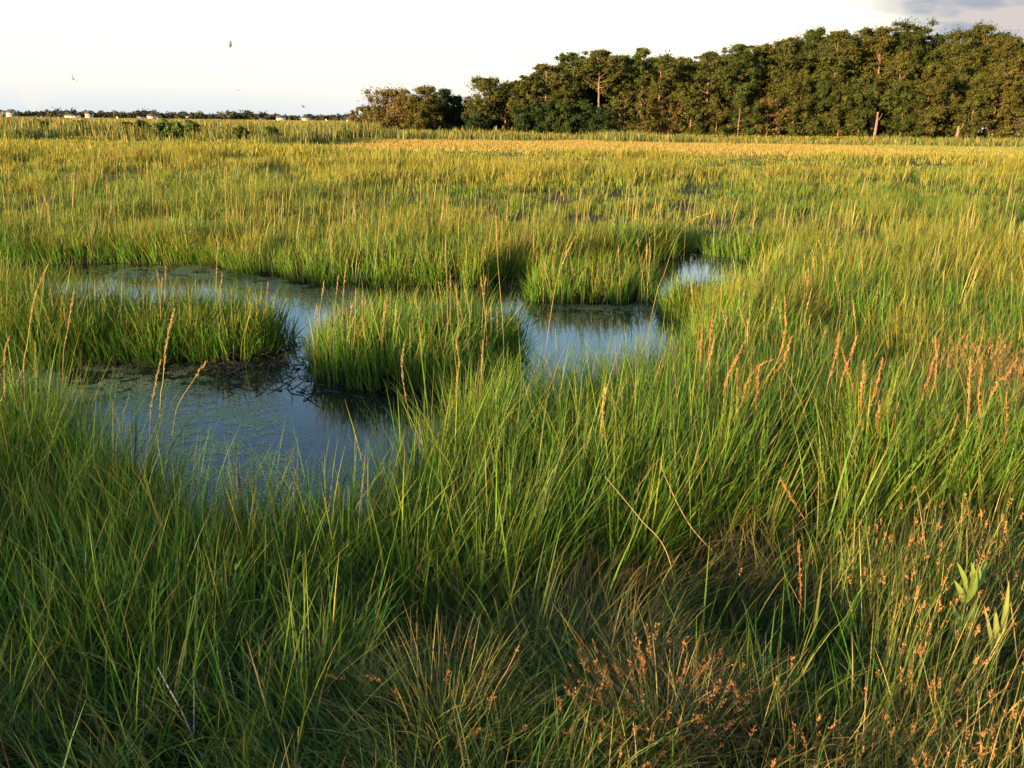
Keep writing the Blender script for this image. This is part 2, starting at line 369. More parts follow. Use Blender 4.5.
def straw(n, y0, y1, w0, w1):                # straw coloured flower stems standing above the leaves
    x, y = wedge(n, y0, y1, .70, 3); k = (label(x, y) == 1) & (rng.random(n) < sstep(.35, .65, fbm(x, y, .35, 77))); x, y = x[k], y[k]; n = len(x)
    h = (.62 + .36 * (fbm(x, y * .6, .22, 61) - .5)) * rng.uniform(1.1, 1.6, n); c = mixcol(n, [(.34, .25, .09), (.40, .27, .13), (.30, .25, .07)], [3, 2, 2])
    mead.add(*blades(x, y, h, rng.uniform(w0, w1, n), rng.normal(.3, .8, n), np.abs(rng.normal(.08, .08, n)), np.abs(rng.normal(.1, .15, n)), c * np.array([.55, .7, .6]), c, 4))
n = 150000
y = np.sqrt(rng.uniform(56 ** 2, 104 ** 2, n)); x = rng.uniform(-18, 75, n); f_ = fbm(x, y, .5, 78)
st_ = sstep(56, 64, y + 8 * (f_ - .5)) * sstep(104, 94, y) * sstep(-16, -9, x + 8 * (f_ - .5)) * np.where(x > 32, .55, 1); k = rng.random(n) < st_; x, y = x[k], y[k]; n = len(x)
c = mixcol(n, [(.33, .235, .065), (.30, .235, .065), (.25, .22, .055)], [3, 3, 2], .10)
c = np.where((x > 28 + 8 * vnoise(x, y, .3))[:, None], c * np.array([.75, 1.0, .9]), c)
mead.add(*blades(x, y, rng.uniform(.16, .28, n), rng.uniform(.035, .07, n), rng.uniform(0, 6.28, n), np.abs(rng.normal(.25, .2, n)), np.abs(rng.normal(.2, .2, n)), c, c, 2))
straw(700, 6.2, 14, .004, .008); straw(1500, 8, 18, .006, .011); straw(1300, 16, 32, .008, .013); straw(600, 30, 55, .015, .025)
tag(mead.build('meadow_grass', M_far), 'open golden green salt meadow stretching from the far bank to the wood', 'grass', kind='stuff')

# --- tall reeds: far band before the wood and town, and an unseen stand added behind the viewer for shade
reed = MB()
def reeds(x, y, h, w, nseg=3, cols=((.10, .13, .03), (.16, .15, .04), (.07, .12, .03), (.22, .16, .05)), pr=(4, 3, 3, 1.3)):
    n = len(x); cb = mixcol(n, cols, pr)
    reed.add(*blades(x, y, h, w, rng.uniform(0, 2 * PI, n), np.abs(rng.normal(0, .12, n)), np.abs(rng.normal(.15, .25, n)), cb, cb * np.array([1.2, 1.1, 1]), nseg))
n = 34000
y = rng.uniform(88, 112, n); x = rng.uniform(-85, 95, n)
m = fbm(x, y, .16, 81); k = rng.random(n) < sstep(.30, .55, m) * np.where(x < 18, 1, .75); x, y, m = x[k], y[k], m[k]
reeds(x, y, (.75 + 1.0 * sstep(.3, .7, m)) * np.where(x < -14, 1.12, np.where(x < 18, .68, .48)) * rng.uniform(.55, 1.1, len(x)), rng.uniform(.06, .12, len(x)))
n = 14000
y = rng.uniform(70, 84, n); x = rng.uniform(-62, -16, n)
m = fbm(x, y, .2, 84); k = rng.random(n) < sstep(.38, .6, m); x, y, m = x[k], y[k], m[k]
reeds(x, y, (.6 + .9 * sstep(.4, .7, m)) * rng.uniform(.55, 1.1, len(x)), rng.uniform(.05, .1, len(x)))
n = 40000                                    # far shore
y = rng.uniform(130, 520, n); x = rng.uniform(-1, .6, n) * y * .8
reeds(x, y, rng.uniform(.5, 1.0, n), rng.uniform(.15, .5, n), 2, ((.15, .14, .035), (.2, .17, .045), (.1, .13, .03)), (3, 3, 2))
n = 7600                                     # unseen stand added behind the viewer to shade the foreground
x = rng.uniform(-17, 1.5, n); y = rng.uniform(-8.5, -4.0, n)
hh = np.interp(x, [-17, -9.2, -8.3, -7.4, -7.0, -6.0, -5.6, 1.5], [2.55, 2.35, 2.2, 2.0, 1.5, 1.45, 1.7, 1.6]) + .5 * (fbm(x, y, .9, 88) - .5)  # heights shaped for the foreground shade, dipped to let sun onto the tussocks
reeds(x, y, hh * rng.uniform(.7, 1.05, n), rng.uniform(.02, .04, n), 5)
tag(reed.build('reeds', M_far), 'tall rough reeds in uneven bands along the far marsh edge, plus an unseen stand added behind the viewer for shade', 'reeds', kind='stuff')

# --- fine salt hay in swirled cowlicks
hay = MB()
def hay_zone(n, y0, y1):
    x, y = wedge(n, y0, y1, .72, .5)
    px, py = proj(np.stack([x, y, np.zeros_like(x)], -1)); hl = hay_line(px)
    k = (rng.random(len(x)) < sstep(-60, 20, py - hl)) & (label(x, y) > 0); x, y, px, py = x[k], y[k], px[k], py[k]
    n = len(x)
    dh = np.hypot(x - HOLLOW[0], (y - HOLLOW[1]) * 1.2)
    ang = fbm(x, y, 1.5, 91) * 7 * PI + rng.normal(0, .55, n)
    low = sstep(.55, .2, dh)
    h = rng.uniform(.20, .46, n) * (1 - .5 * low) * (.8 + .4 * fbm(x, y, 1.5, 93))
    th = np.abs(rng.normal(.30, .2, n)); bend = rng.uniform(.3, 1.5, n) * (1 - .3 * low)
    olive = sstep(.4, .62, fbm(x, y, 1.3, 95)) * (1 - low) * np.where(px < 330, .3, 1)
    cg = mixcol(n, [(.045, .115, .022), (.07, .14, .025), (.11, .16, .035), (.03, .07, .018)], [3, 3, 1.5, 2]); co = mixcol(n, [(.13, .13, .045), (.20, .175, .075), (.11, .12, .035), (.16, .11, .05)], [3, 1.6, 3, .6])
    cb = np.where((rng.random(n) < olive * .8 + .12)[:, None], co, cg)
    hay.add(*blades(x, y, h, rng.uniform(.0022, .0062, n), ang, th, bend, cb, cb * np.array([1.4, 1.15, 1.0]), 6, twist=1.4))
hay_zone(30000, 1.75, 3.2)
hay_zone(42000, 3.2, 6.0)
x = rng.uniform(-4, 4, 9000); y = rng.uniform(-3.5, 1.8, 9000)
c = mixcol(9000, [G1, G2, (.12, .115, .045)], [3, 2, 3])
hay.add(*blades(x, y, rng.uniform(.2, .5, 9000), rng.uniform(.004, .008, 9000), rng.uniform(0, 6.28, 9000), np.abs(rng.normal(.3, .2, 9000)), rng.uniform(.2, 1.2, 9000), c, c * 1.15, 4))
tag(hay.build('salt_hay', M_hay), 'fine swirled salt hay lying in cowlicks over the near ground', 'grass', kind='stuff')

# --- rushes with small rusty seed clusters
def seedlets(P, D, n, size, spread, cols, pr):
    """n little lozenges round each point P, along direction D"""
    k = len(P); c = np.repeat(P, n, 0); d = np.repeat(D, n, 0)
    j = rng.normal(0, 1, (k * n, 3)); j /= np.linalg.norm(j, axis=1)[:, None]
    c = c + j * spread * rng.random((k * n, 1)) ** .5 + d * spread * rng.uniform(-3.6, 2.2, (k * n, 1))
    ax = d + j * .7; ax /= np.linalg.norm(ax, axis=1)[:, None]
    s = size * rng.uniform(.6, 1.3, (k * n, 1))
    r = rng.normal(0, 1, (k * n, 3)); b = np.cross(ax, r); b /= np.linalg.norm(b, axis=1)[:, None]; e = np.cross(ax, b)
    V = np.stack([c - ax * s, c + b * s * .4, c + ax * s, c - b * s * .4, c - ax * s, c + e * s * .4, c + ax * s, c - e * s * .4], 1)
    i = np.arange(k * n)[:, None] * 8
    Q = np.concatenate([i + np.arange(4)[None], i + 4 + np.arange(4)[None]], 0)
    C = np.repeat(mixcol(k * n, cols, pr, .2), 8, 0)
    return V.reshape(-1, 3), Q, C
RUST = [(.38, .185, .075), (.33, .15, .06), (.45, .26, .11), (.24, .12, .06)]
def rush_blades(x, y, h, az, th, bend, olive=.5, wmul=1.0):
    n = len(x); cg = mixcol(n, [(.06, .11, .025), (.09, .12, .03)], [1, 1]); co = mixcol(n, [(.24, .24, .07), (.36, .31, .12), (.22, .15, .06)], [3, 2.4, .4])
    cb = np.where((rng.random(n) < olive)[:, None], co, cg)
    return blades(x, y, h, rng.uniform(.002, .0042, n) * wmul, az, th, bend, cb, cb * np.array([1.2, 1.1, 1]), 6, twist=1.5)
def tips_of(V, n, nseg=6):
    W = V.reshape(n, nseg + 1, 2, 3); a = W[:, -2].mean(1); b = W[:, -1].mean(1); d = b - a; d /= np.linalg.norm(d, axis=1)[:, None] + 1e-9
    return W, a, b, d
rb = MB()
def rush_patch(pxs, n, hr, headfrac, olive, rad=None):
    """patch of rushes over a polygon of ground pixels"""
    Pp = poly(pxs); lo = Pp.min(0); hi = Pp.max(0)
    x = rng.uniform(lo[0], hi[0], n); y = rng.uniform(lo[1], hi[1], n); k = inpoly(x, y, Pp) & (label(x, y) > 0); x, y = x[k], y[k]
    g = fbm(x, y, 2.0, 101); k = rng.random(len(x)) < sstep(.3, .6, g); x, y = x[k], y[k]; n = len(x)
    h = rng.uniform(*hr, n); az = rng.normal(.4, 1.1, n); th = np.abs(rng.normal(.18, .14, n)); bend = np.abs(rng.normal(.2, .3, n))
    V, Q, C = rush_blades(x, y, h, az, th, bend, olive); rb.add(V, Q, C)
    W, a, b, d = tips_of(V, n); s = rng.random(n) < headfrac
    rb.add(*seedlets(a[s] + (b - a)[s] * rng.uniform(.1, .9, (s.sum(), 1)), d[s], 15, .0044, .0055, RUST, [4, 2, 2, 2]))
rush_patch([(880, 446), (930, 428), (1130, 416), (1150, 492), (1010, 505), (890, 498)], 8500, (.42, .64), .5, .92)
rush_patch([(840, 640), (880, 610), (1130, 600), (1200, 780), (1100, 900), (960, 900), (860, 800)], 4200, (.3, .58), .11, .4)
rush_patch([(700, 640), (860, 580), (1000, 600), (900, 690), (800, 690), (720, 680)], 1500, (.3, .5), .06, .5)
rush_patch([(560, 780), (850, 820), (1150, 820), (1150, 1000), (560, 1000)], 1900, (.22, .44), .22, .5)
rush_patch([(900, 420), (1050, 400), (1200, 410), (1200, 450), (900, 450)], 3000, (.45, .7), .3, .85)
tag(rb.build('rushes', M_seed), 'thin rushes tipped with small rusty seed clusters among the near grass', 'rushes', kind='stuff')

def rush_tussock(px, py, n, rad, hr, headfrac, lab, spread, lean=0):
    c = gnd(px, py, .1); root = empty('rush_tussock', (c[0], c[1], height(c[0], c[1]))); tag(root, lab, 'rush tussock')
    off = np.array(root.location)
    a = rng.uniform(0, 2 * PI, n); r = np.sqrt(rng.random(n)) * rad; x = c[0] + r * np.cos(a); y = c[1] + r * np.sin(a)
    h = rng.uniform(*hr, n) * (1 - .25 * r / rad); th = r / rad * spread * rng.uniform(.5, 1.3, n) + np.abs(rng.normal(0, .1, n))
    V, Q, C = rush_blades(x, y, h, a + rng.normal(0, 1.0, n) , th, np.abs(rng.normal(.45, .5, n)), .75, 1.15)
    mesh('leaves', V, Q, M_hay, C, root, off=off)
    W, A_, B_, d = tips_of(V, n); s = rng.random(n) < headfrac
    V, Q, C = seedlets(A_[s] + (B_ - A_)[s] * rng.uniform(0, .9, (s.sum(), 1)), d[s], 18, .0051, .008, RUST, [4, 3, 2, 2])
    mesh('seed_heads', V, Q, M_seed, C, root, off=off)
rush_tussock(440, 766, 1050, .17, (.26, .56), .03, 'pale olive rush tussock with a few tall rusty tips, front edge of the marsh', .75)
rush_tussock(655, 770, 1100, .16, (.24, .48), .34, 'rush tussock crowded with rusty red seed clusters beside the dark grassy hollow', .65)

# --- algae on the pond
n = 3600000
x = rng.uniform(-6, 3.5, n); y = rng.uniform(2.8, 13, n)
px, py = proj(np.stack([x, y, np.zeros(n)], -1))
dens = np.zeros(n)
for cx_, cy_, rx, ry, s in [(215, 435, 75, 50, .95), (150, 395, 110, 30, .6), (255, 470, 60, 45, .55), (60, 385, 100, 22, .8), (190, 272, 95, 8, .9), (265, 285, 50, 10, .5), (330, 300, 40, 15, .3), (600, 310, 60, 8, .35)]:
    dens = np.maximum(dens, s * np.clip(1.25 - np.hypot((px - cx_) / rx, (py - cy_) / ry), 0, 1))
f = fbm(x * 1.0, y * 1.0, 4, 111) * .6 + fbm(x, y, 14, 113) * .4
k = (rng.random(n) < 1.0 * dens * sstep(.41, .51, f) + .0006) & (grid_at(LANDB, x, y, 1.) < .35); x, y = x[k], y[k]; n = len(x)
ang = rng.uniform(0, 2 * PI, n); r = rng.uniform(.003, .0085, n)
t = np.arange(4) * PI / 2
rr = r[:, None] * rng.uniform(.5, 1.2, (n, 4))
V = np.stack([x[:, None] + rr * np.cos(t + ang[:, None]), y[:, None] + rr * .8 * np.sin(t + ang[:, None]), np.broadcast_to(rng.uniform(.001, .003, (n, 1)), (n, 4))], -1)
C = np.repeat(mixcol(n, [(.34, .35, .12), (.28, .30, .10), (.42, .38, .18)], [3, 3, 1]), 4, 0)
tag(mesh('pond_algae', V.reshape(-1, 3), np.arange(n * 4).reshape(-1, 4), M_algae, C), 'yellow green flecks of floating algae spread over the near pond', 'algae', kind='stuff')

# --- dead roots and clods on the mud banks
db = MB()
for i in range(420):
    p = gnd(*[(rng.uniform(215, 315), rng.uniform(338, 392)), (rng.uniform(70, 240), rng.uniform(362, 376)), (rng.uniform(300, 520), rng.uniform(366, 402)), (rng.uniform(520, 740), rng.uniform(298, 322))][rng.choice(4, p=[.5, .2, .2, .1])])
    L = rng.uniform(.04, .16); a = rng.uniform(0, 2 * PI); z0 = max(0.0, float(height(p[0], p[1]))) + rng.uniform(-.01, .02)
    q = np.array([p[0], p[1], z0]); d = np.array([math.cos(a), math.sin(a), rng.uniform(-.1, .7)])
    pts = spline([q, q + d * L * .5 + rng.normal(0, .012, 3), q + d * L], 5)
    db.add(*tube(pts, np.linspace(.005, .0015, 5) * rng.uniform(.6, 1.5), 4, np.array([.05, .038, .024]) * rng.uniform(.5, 1.6)))
tag(db.build('root_debris', M_stem), 'tangled dead roots and stubble lying on the wet mud banks', 'debris', kind='stuff')

# ------------------------------------------------------------------ single seed stalks
STRAW = [(.42, .31, .13), (.36, .25, .10), (.5, .38, .18)]
def stalk(pts_px, Y, lab, kind='straw', group=None, headlen=None, thick=1.0, name='seed_stalk'):
    """pts_px from tip downward; Y depth; the stem carries on to the ground"""
    W = np.array([at(x, y, Y) for x, y in pts_px]); W[:, 1] += np.linspace(rng.uniform(-.06, .06), 0, len(W))
    b = W[-1].copy(); d = W[-1] - W[-2]; g = float(height(b[0], b[1]))
    pts = list(W)
    if b[2] > g + .05:
        dz = b[2] - g; e = np.array([b[0] + np.clip(d[0] / (abs(d[2]) + 1e-6), -.5, .5) * dz * .5, b[1], 0]); e[2] = float(height(e[0], e[1])) - .02; pts.append(e)
    pts = np.array(pts)
    if len(pts) == 2: pts = np.vstack([pts[0], (pts[0] + pts[1]) / 2 + np.array([rng.normal(0, .008), 0, 0]), pts[1]])
    P = spline(pts, 40)
    s = np.concatenate([[0], np.cumsum(np.linalg.norm(np.diff(P, axis=0), axis=1))]); tot = s[-1]
    hl = headlen if headlen is not None else min(.32, tot * .42)
    root = empty(name, P[-1] + np.array([0, 0, .02])); tag(root, lab, 'seed stalk' if name == 'seed_stalk' else 'dry stem', group); off = np.array(root.location)
    rust = kind == 'rust'
    m = MB(); sc = np.array(RUST[rng.choice(3)]) * 1.15 if rust else np.array(STRAW[rng.choice(3)]) * .75
    cc = np.where((s < tot * .55)[:, None], sc, sc * .4 + np.array([.06, .10, .02]) * .6)
    m.add(*tube(P, np.interp(s, [0, tot], [.0009, .0026]) * thick, 5, np.repeat(cc, 5, 0)))
    m.build('stem', M_stem, root, off=off)
    if hl > 0:
        k = int(hl / (.0030 if rust else .0036)); u = np.sort(rng.uniform(0, hl, k)); c = np.stack([np.interp(u, s, P[:, i]) for i in range(3)], -1)
        dd = np.stack([np.interp(u + .01, s, P[:, i]) for i in range(3)], -1) - c; dd = -dd / (np.linalg.norm(dd, axis=1)[:, None] + 1e-9)
        env = (.35 + .65 * np.sin(np.clip(u / hl, 0, 1) * PI) ** .6) * thick
        r = rng.normal(0, 1, (k, 3)); b_ = np.cross(dd, r); b_ /= np.linalg.norm(b_, axis=1)[:, None]
        ax = dd + b_ * (.6 if rust else .24); ax /= np.linalg.norm(ax, axis=1)[:, None]; e_ = np.cross(ax, b_); e_ /= np.linalg.norm(e_, axis=1)[:, None]
        L = ((.0066 if rust else .0095) * env * rng.uniform(.7, 1.25, k))[:, None]; c0 = c + b_ * .0022
        f2 = np.cross(ax, e_); wv = .30 if rust else .17
        V = np.stack([c0, c0 + ax * L + e_ * L * wv, c0 + ax * L * 2, c0 + ax * L - e_ * L * wv, c0, c0 + ax * L + f2 * L * wv, c0 + ax * L * 2, c0 + ax * L - f2 * L * wv], 1).reshape(-1, 3)
        i = np.arange(k)[:, None] * 8; Q = np.concatenate([i + np.arange(4), i + 4 + np.arange(4)], 0)
        mesh('seed_head', V, Q, M_seed, np.repeat(mixcol(k, RUST if rust else STRAW, [3, 2, 2, 1][:4 if rust else 3], .2), 8, 0), root, off=off)
    return root
stalk([(44, 266), (32, 300), (26, 345), (24, 375)], 4.35, 'long leaning straw seed stalk before the grass tongue near the frame edge')
stalk([(73, 289), (67, 330), (63, 368)], 4.3, 'upright straw seed stalk standing next to the long leaning one')
stalk([(177, 307), (168, 345), (164, 380), (160, 420)], 4.0, 'plump golden seed stalk rising alone in front of the muddy tip of the grass tongue', thick=1.25)
stalk([(157, 362), (153, 390), (150, 425)], 3.9, 'short stubby seed stalk close beside a plump golden one at the pool edge')
stalk([(205, 362), (190, 385), (178, 405), (173, 430)], 3.8, 'thin arching dry stem bending over the algae at the pool edge', headlen=.10)
stalk([(6, 337), (4, 372)], 4.2, 'small pale seed stalk at the frame edge in front of the grass tongue')
stalk([(38, 340), (36, 380)], 4.25, 'low faded seed stalk beneath the long leaning one on the near bank')
stalk([(404, 342), (402, 370), (408, 410), (412, 440)], 4.5, 'curved straw seed stalk standing before the largest grass island')
stalk([(455, 340), (459, 365), (455, 400)], 4.6, 'slim seed stalk in front of the near corner of the largest grass island')
stalk([(483, 340), (481, 385), (480, 420)], 4.7, 'tall pale seed stalk where the largest island meets the near grass')
stalk([(604, 380), (602, 420), (601, 470)], 3.9, 'thick yellow green seed stalk standing up in mid grass below the pale channel', thick=1.5)
stalk([(496, 216), (497, 250), (500, 290), (503, 330)], 6.6, 'tallest upright seed stalk on the largest grass island, crossing the far bank')
stalk([(575, 236), (563, 262), (553, 300)], 6.4, 'long slanting straw stalk in front of the golden topped island')
stalk([(712, 213), (690, 222), (676, 242), (664, 275), (655, 300)], 7.4, 'pale stem arching over at the top beside the bright end pool', headlen=.2)
stalk([(446, 232), (446, 258), (447, 290)], 6.7, 'second tallest upright seed stalk on the largest grass island')
stalk([(347, 258), (344, 285), (342, 330)], 6.7, 'upright seed stalk at the near pool end of the largest grass island')
stalk([(110, 210), (109, 232), (108, 260)], 12.6, 'lone straw stalk rising above the dark far bank behind the grass tongue')
stalk([(219, 240), (217, 265), (216, 300)], 7.9, 'forked looking straw stalk on the back of the grass tongue before the channel')
for i in range(46):
    r = i % 23
    if i < 20: px = rng.uniform(312, 505); Y = rng.uniform(6.55, 7.0); ty = rng.uniform(268, 308); g, l = 'seed stalks on the largest grass island', 'short straw seed stalk among the many on the largest grass island'
    elif i < 28: px = rng.uniform(528, 652); Y = rng.uniform(9.6, 10.0); ty = rng.uniform(236, 252); g, l = 'seed stalks on the golden topped island', 'thin straw seed stalk on the golden topped island by the far bank'
    elif i < 34: px = rng.uniform(120, 268); Y = rng.uniform(7.2, 7.9); ty = rng.uniform(262, 285); g, l = 'seed stalks on the grass tongue', 'thin seed stalk among several on the grass tongue beside the channel'
    else: px = rng.uniform(560, 760); Y = rng.uniform(12.0, 14); ty = rng.uniform(192, 218); g, l = 'seed stalks on the far bank', 'pale seed stalk rising from the grass of the far bank'
    stalk([(px + rng.normal(0, 5), ty), (px, ty + 35 * 7 / Y), (px + rng.normal(0, 3), ty + 70 * 7 / Y)], Y, l, group=g, headlen=rng.uniform(.1, .2))
for i in range(34):
    px = rng.uniform(690, 1035); Y = rng.uniform(5.2, 8.5); ty = np.interp(Y, [5.2, 8.5], [330, 246]) + rng.uniform(-14, 14)
    stalk([(px + rng.normal(2, 6), ty), (px, ty + 200 / Y), (px + rng.normal(-2, 4), ty + 400 / Y)], Y, 'thin pale seed stalk among many in the golden grass beyond the rusty seed stalks', group='pale stalks in the golden grass', headlen=rng.uniform(.08, .2), thick=rng.uniform(.7, 1.1))
for pts, Y, lab in [
    ([(747, 341), (728, 380), (724, 410), (727, 456), (738, 510), (750, 552)], 4.3, 'longest rusty seed stalk, S curved and drooping, at the edge of the rusty cluster'),
    ([(738, 368), (737, 395), (739, 428)], 4.4, 'straight rusty seed stalk just inside the long S curved one'),
    ([(752, 362), (747, 400), (739, 430)], 4.5, 'rusty seed stalk crossing close behind the long S curved one'),
    ([(757, 366), (756, 395), (756, 426)], 4.35, 'short vertical rusty seed stalk under the bent pair of stalks'),
    ([(774, 360), (760, 366), (748, 382), (742, 400)], 4.4, 'rusty seed stalk bent over sharply like a hook'),
    ([(787, 298), (786, 335), (776, 366), (761, 392)], 4.6, 'tall rusty seed stalk with a kinked neck above the hooked one'),
    ([(791, 335), (782, 362), (768, 388)], 4.6, 'rusty seed stalk leaning parallel beside the kinked tall one'),
    ([(713, 309), (709, 345), (706, 388)], 4.9, 'rusty seed stalk with a wavy tip nearest the small end island'),
    ([(701, 323), (700, 350), (699, 382)], 4.9, 'slim rusty seed stalk with a straight tip nearest the small end island'),
    ([(716, 336), (711, 360), (709, 385)], 4.8, 'low rusty seed stalk in the trio nearest the small end island'),
    ([(836, 329), (832, 362), (826, 392)], 4.6, 'pale tan seed stalk with a smooth slim head above the rusty ones'),
    ([(854, 333), (848, 358), (841, 384)], 4.6, 'tan seed stalk slanting beside the smooth slim one'),
    ([(843, 348), (850, 375), (854, 402)], 4.5, 'brown seed stalk leaning against the slant of its tan neighbours'),
    ([(867, 362), (863, 400), (859, 438)], 4.3, 'fat rusty seed stalk at the heart of the crossing bunch'),
    ([(884, 358), (876, 390), (868, 412), (856, 438)], 4.35, 'rusty seed stalk crossing in front of the fat one'),
    ([(886, 386), (880, 420), (875, 446)], 4.25, 'upright rusty seed stalk on the outer side of the crossing bunch'),
    ([(877, 398), (875, 430), (876, 462)], 4.2, 'shortest rusty seed stalk under the crossing bunch'),
    ([(898, 402), (892, 425), (886, 450)], 4.2, 'small slanting rusty seed stalk between the crossing bunch and the forked tall stalk'),
    ([(935, 337), (936, 365), (932, 392), (908, 450)], 4.4, 'tall rusty seed stalk rising high then bending down as one arm of a fork'),
    ([(930, 356), (926, 380), (920, 404)], 4.4, 'shorter arm of the forked rusty stalks'),
    ([(971, 357), (970, 380), (966, 440), (963, 500)], 4.1, 'long straight rusty seed stalk in the brown rush patch'),
    ([(986, 366), (981, 400), (985, 440), (994, 500)], 4.1, 'long bowed rusty seed stalk in the brown rush patch'),
    ([(1014, 356), (1004, 376), (992, 394)], 4.2, 'rusty seed stalk leaning far over the bowed one'),
    ([(1008, 393), (1007, 425), (1000, 470)], 4.0, 'rusty seed stalk by the frame edge over the dark gap in the rushes'),
    ([(957, 413), (948, 440), (936, 468)], 4.1, 'small rusty seed stalk slanting below the forked pair'),
    ([(779, 477), (792, 500), (808, 528)], 3.6, 'faded rusty seed stalk tipped backwards low in the green grass'),
    ([(803, 545), (802, 575), (800, 612)], 2.7, 'rusty seed stalk low down between the hollow and the broad leaved plant'),
    ([(43, 684), (44, 710), (38, 735)], 2.35, 'lone red brown seed stalk in the dark grass at the bottom corner')]:
    stalk(pts, Y, lab, 'rust', thick=rng.uniform(.95, 1.3) if Y > 3 else .7)
stalk([(660, 457), (664, 474), (690, 525), (732, 574)], 3.3, 'bare pale dry stem with a hooked tip slanting through the mid grass', headlen=0, name='dry_stem', thick=1.3)
stalk([(606, 480), (640, 520), (668, 556)], 3.0, 'bare grey dry stem lying parallel below the hooked one', headlen=0, name='dry_stem', thick=1.0)
stalk([(301, 720), (299, 745), (297, 775)], 2.0, 'straight yellow dry stem standing at the bottom edge below the olive tussock', headlen=0, name='dry_stem', thick=1.4)
stalk([(519, 638), (508, 665), (492, 700)], 2.15, 'pink brown tipped stem slanting out of the olive rush tussock', 'rust', headlen=.05, thick=.7)
stalk([(636, 736), (637, 752), (638, 790)], 1.95, 'orange dry stem standing at the bottom edge below the rusty tussock', headlen=0, name='dry_stem', thick=1.4)

def dead_stick(pts, Y, lab, r):
    W = np.array([at(x, y, Y) for x, y in pts]); W[:, 1] += np.linspace(.1, -.05, len(W)); g = W[-1].copy(); g[2] = height(g[0], g[1]) - .02
    W = np.vstack([W, g]); P = spline(W, 24); m = MB(); m.add(*tube(P, np.linspace(.5, 1.2, 24) * r, 6, (.34, .32, .28)))
    o = m.build('dead_stick', M_stem, smooth=True, off=P[-1]); o.location = tuple(P[-1]); tag(o, lab, 'stick')
dead_stick([(144, 689), (160, 701), (178, 716), (196, 738), (214, 760)], 2.1, 'longer bleached grey stick slanting out of the dark grass', .0032)
dead_stick([(181, 687), (188, 702), (194, 722), (200, 735)], 2.15, 'shorter bleached grey stick beside the longer one in the dark grass', .0028)

# ------------------------------------------------------------------ broad leaved plant, sheathed shoot, leafy herbs
def leaf(base, tip, width, up, C, fold=.25, n=10):
    base = np.array(base, float); tip = np.array(tip, float); L = tip - base
    ctrl = spline([base, base + L * .5 + np.array(up, float), tip], n); t = np.linspace(0, 1, n)
    side = np.cross(L, np.array(up, float) + 1e-4); side /= np.linalg.norm(side); nor = np.cross(side, L); nor /= np.linalg.norm(nor)
    w = width * .5 * (np.sin(t ** .8 * PI) ** .8 + .03)
    V = np.stack([ctrl - side * w[:, None] + nor * (w * fold)[:, None], ctrl, ctrl + side * w[:, None] + nor * (w * fold)[:, None]], 1).reshape(-1, 3)
    i = np.arange(n - 1)[:, None] * 3; Q = np.concatenate([i + np.array([0, 1, 4, 3]), i + np.array([1, 2, 5, 4])], 0)
    CC = np.asarray(C, float)[None] * (1 + .12 * rng.normal(0, 1, (3 * n, 1))).clip(.6, 1.4); CC[1::3] *= 1.3
    return V, Q, CC
Y = 2.55
bw = at(952, 668, Y); root = empty('broad_leaf_plant', (bw[0], bw[1], height(bw[0], bw[1]))); tag(root, 'small broad leaved plant with yellow green upright leaves near the bottom corner', 'plant'); off = np.array(root.location)
m = MB(); P = spline([(bw[0] - .01, bw[1], off[2] - .02), bw, at(961, 625, Y), at(968, 585, Y), at(975, 560, Y)], 20); m.add(*tube(P, np.linspace(.004, .0018, 20) * 1.3, 6, (.12, .16, .05))); m.build('stem', M_stem, root, True, off)
for a, b, w, dy, c in [((963, 606), (977, 572), .028, -.06, (.14, .21, .05)), ((966, 594), (957, 562), .022, -.02, (.18, .24, .05)), ((966, 596), (987, 561), .034, .05, (.13, .20, .05)), ((970, 585), (971, 562), .020, -.03, (.18, .24, .05)),
                       ((963, 604), (954, 580), .026, .0, (.15, .2, .05)), ((961, 630), (976, 600), .046, -.05, (.09, .16, .05)), ((960, 634), (952, 604), .024, .03, (.08, .15, .045)), ((969, 590), (980, 566), .022, -.05, (.17, .23, .05))]:
    pa = at(*a, Y); pb = at(*b, Y + dy); m = MB(); m.add(*leaf(pa, pb, w * .82, (0, -.016, .006), c)); m.build('leaf', M_grass, root, True, off)
Y = 2.45
b0 = at(993, 690, Y); root = empty('reed_shoot', (b0[0], b0[1], height(b0[0], b0[1]))); tag(root, 'pale yellow reed shoot with three sheathed pointed leaves at the bottom corner', 'plant'); off = np.array(root.location)
m = MB(); m.add(*tube(spline([(b0[0], b0[1], off[2] - .02), b0, at(994, 665, Y), at(995, 640, Y)], 14), np.linspace(.0035, .0065, 14), 6, (.25, .27, .09))); m.build('stem', M_stem, root, True, off)
for a, b, w, dy, c in [((994, 668), (984, 604), .014, -.03, (.25, .26, .08)), ((994, 670), (995, 607), .026, -.01, (.27, .27, .085)), ((996, 652), (1009, 580), .020, .03, (.22, .25, .07))]:
    m = MB(); m.add(*leaf(at(*a, Y), at(*b, Y + dy), w, (0, -.010, 0), c)); m.build('leaf', M_grass, root, True, off)
hb = MB()
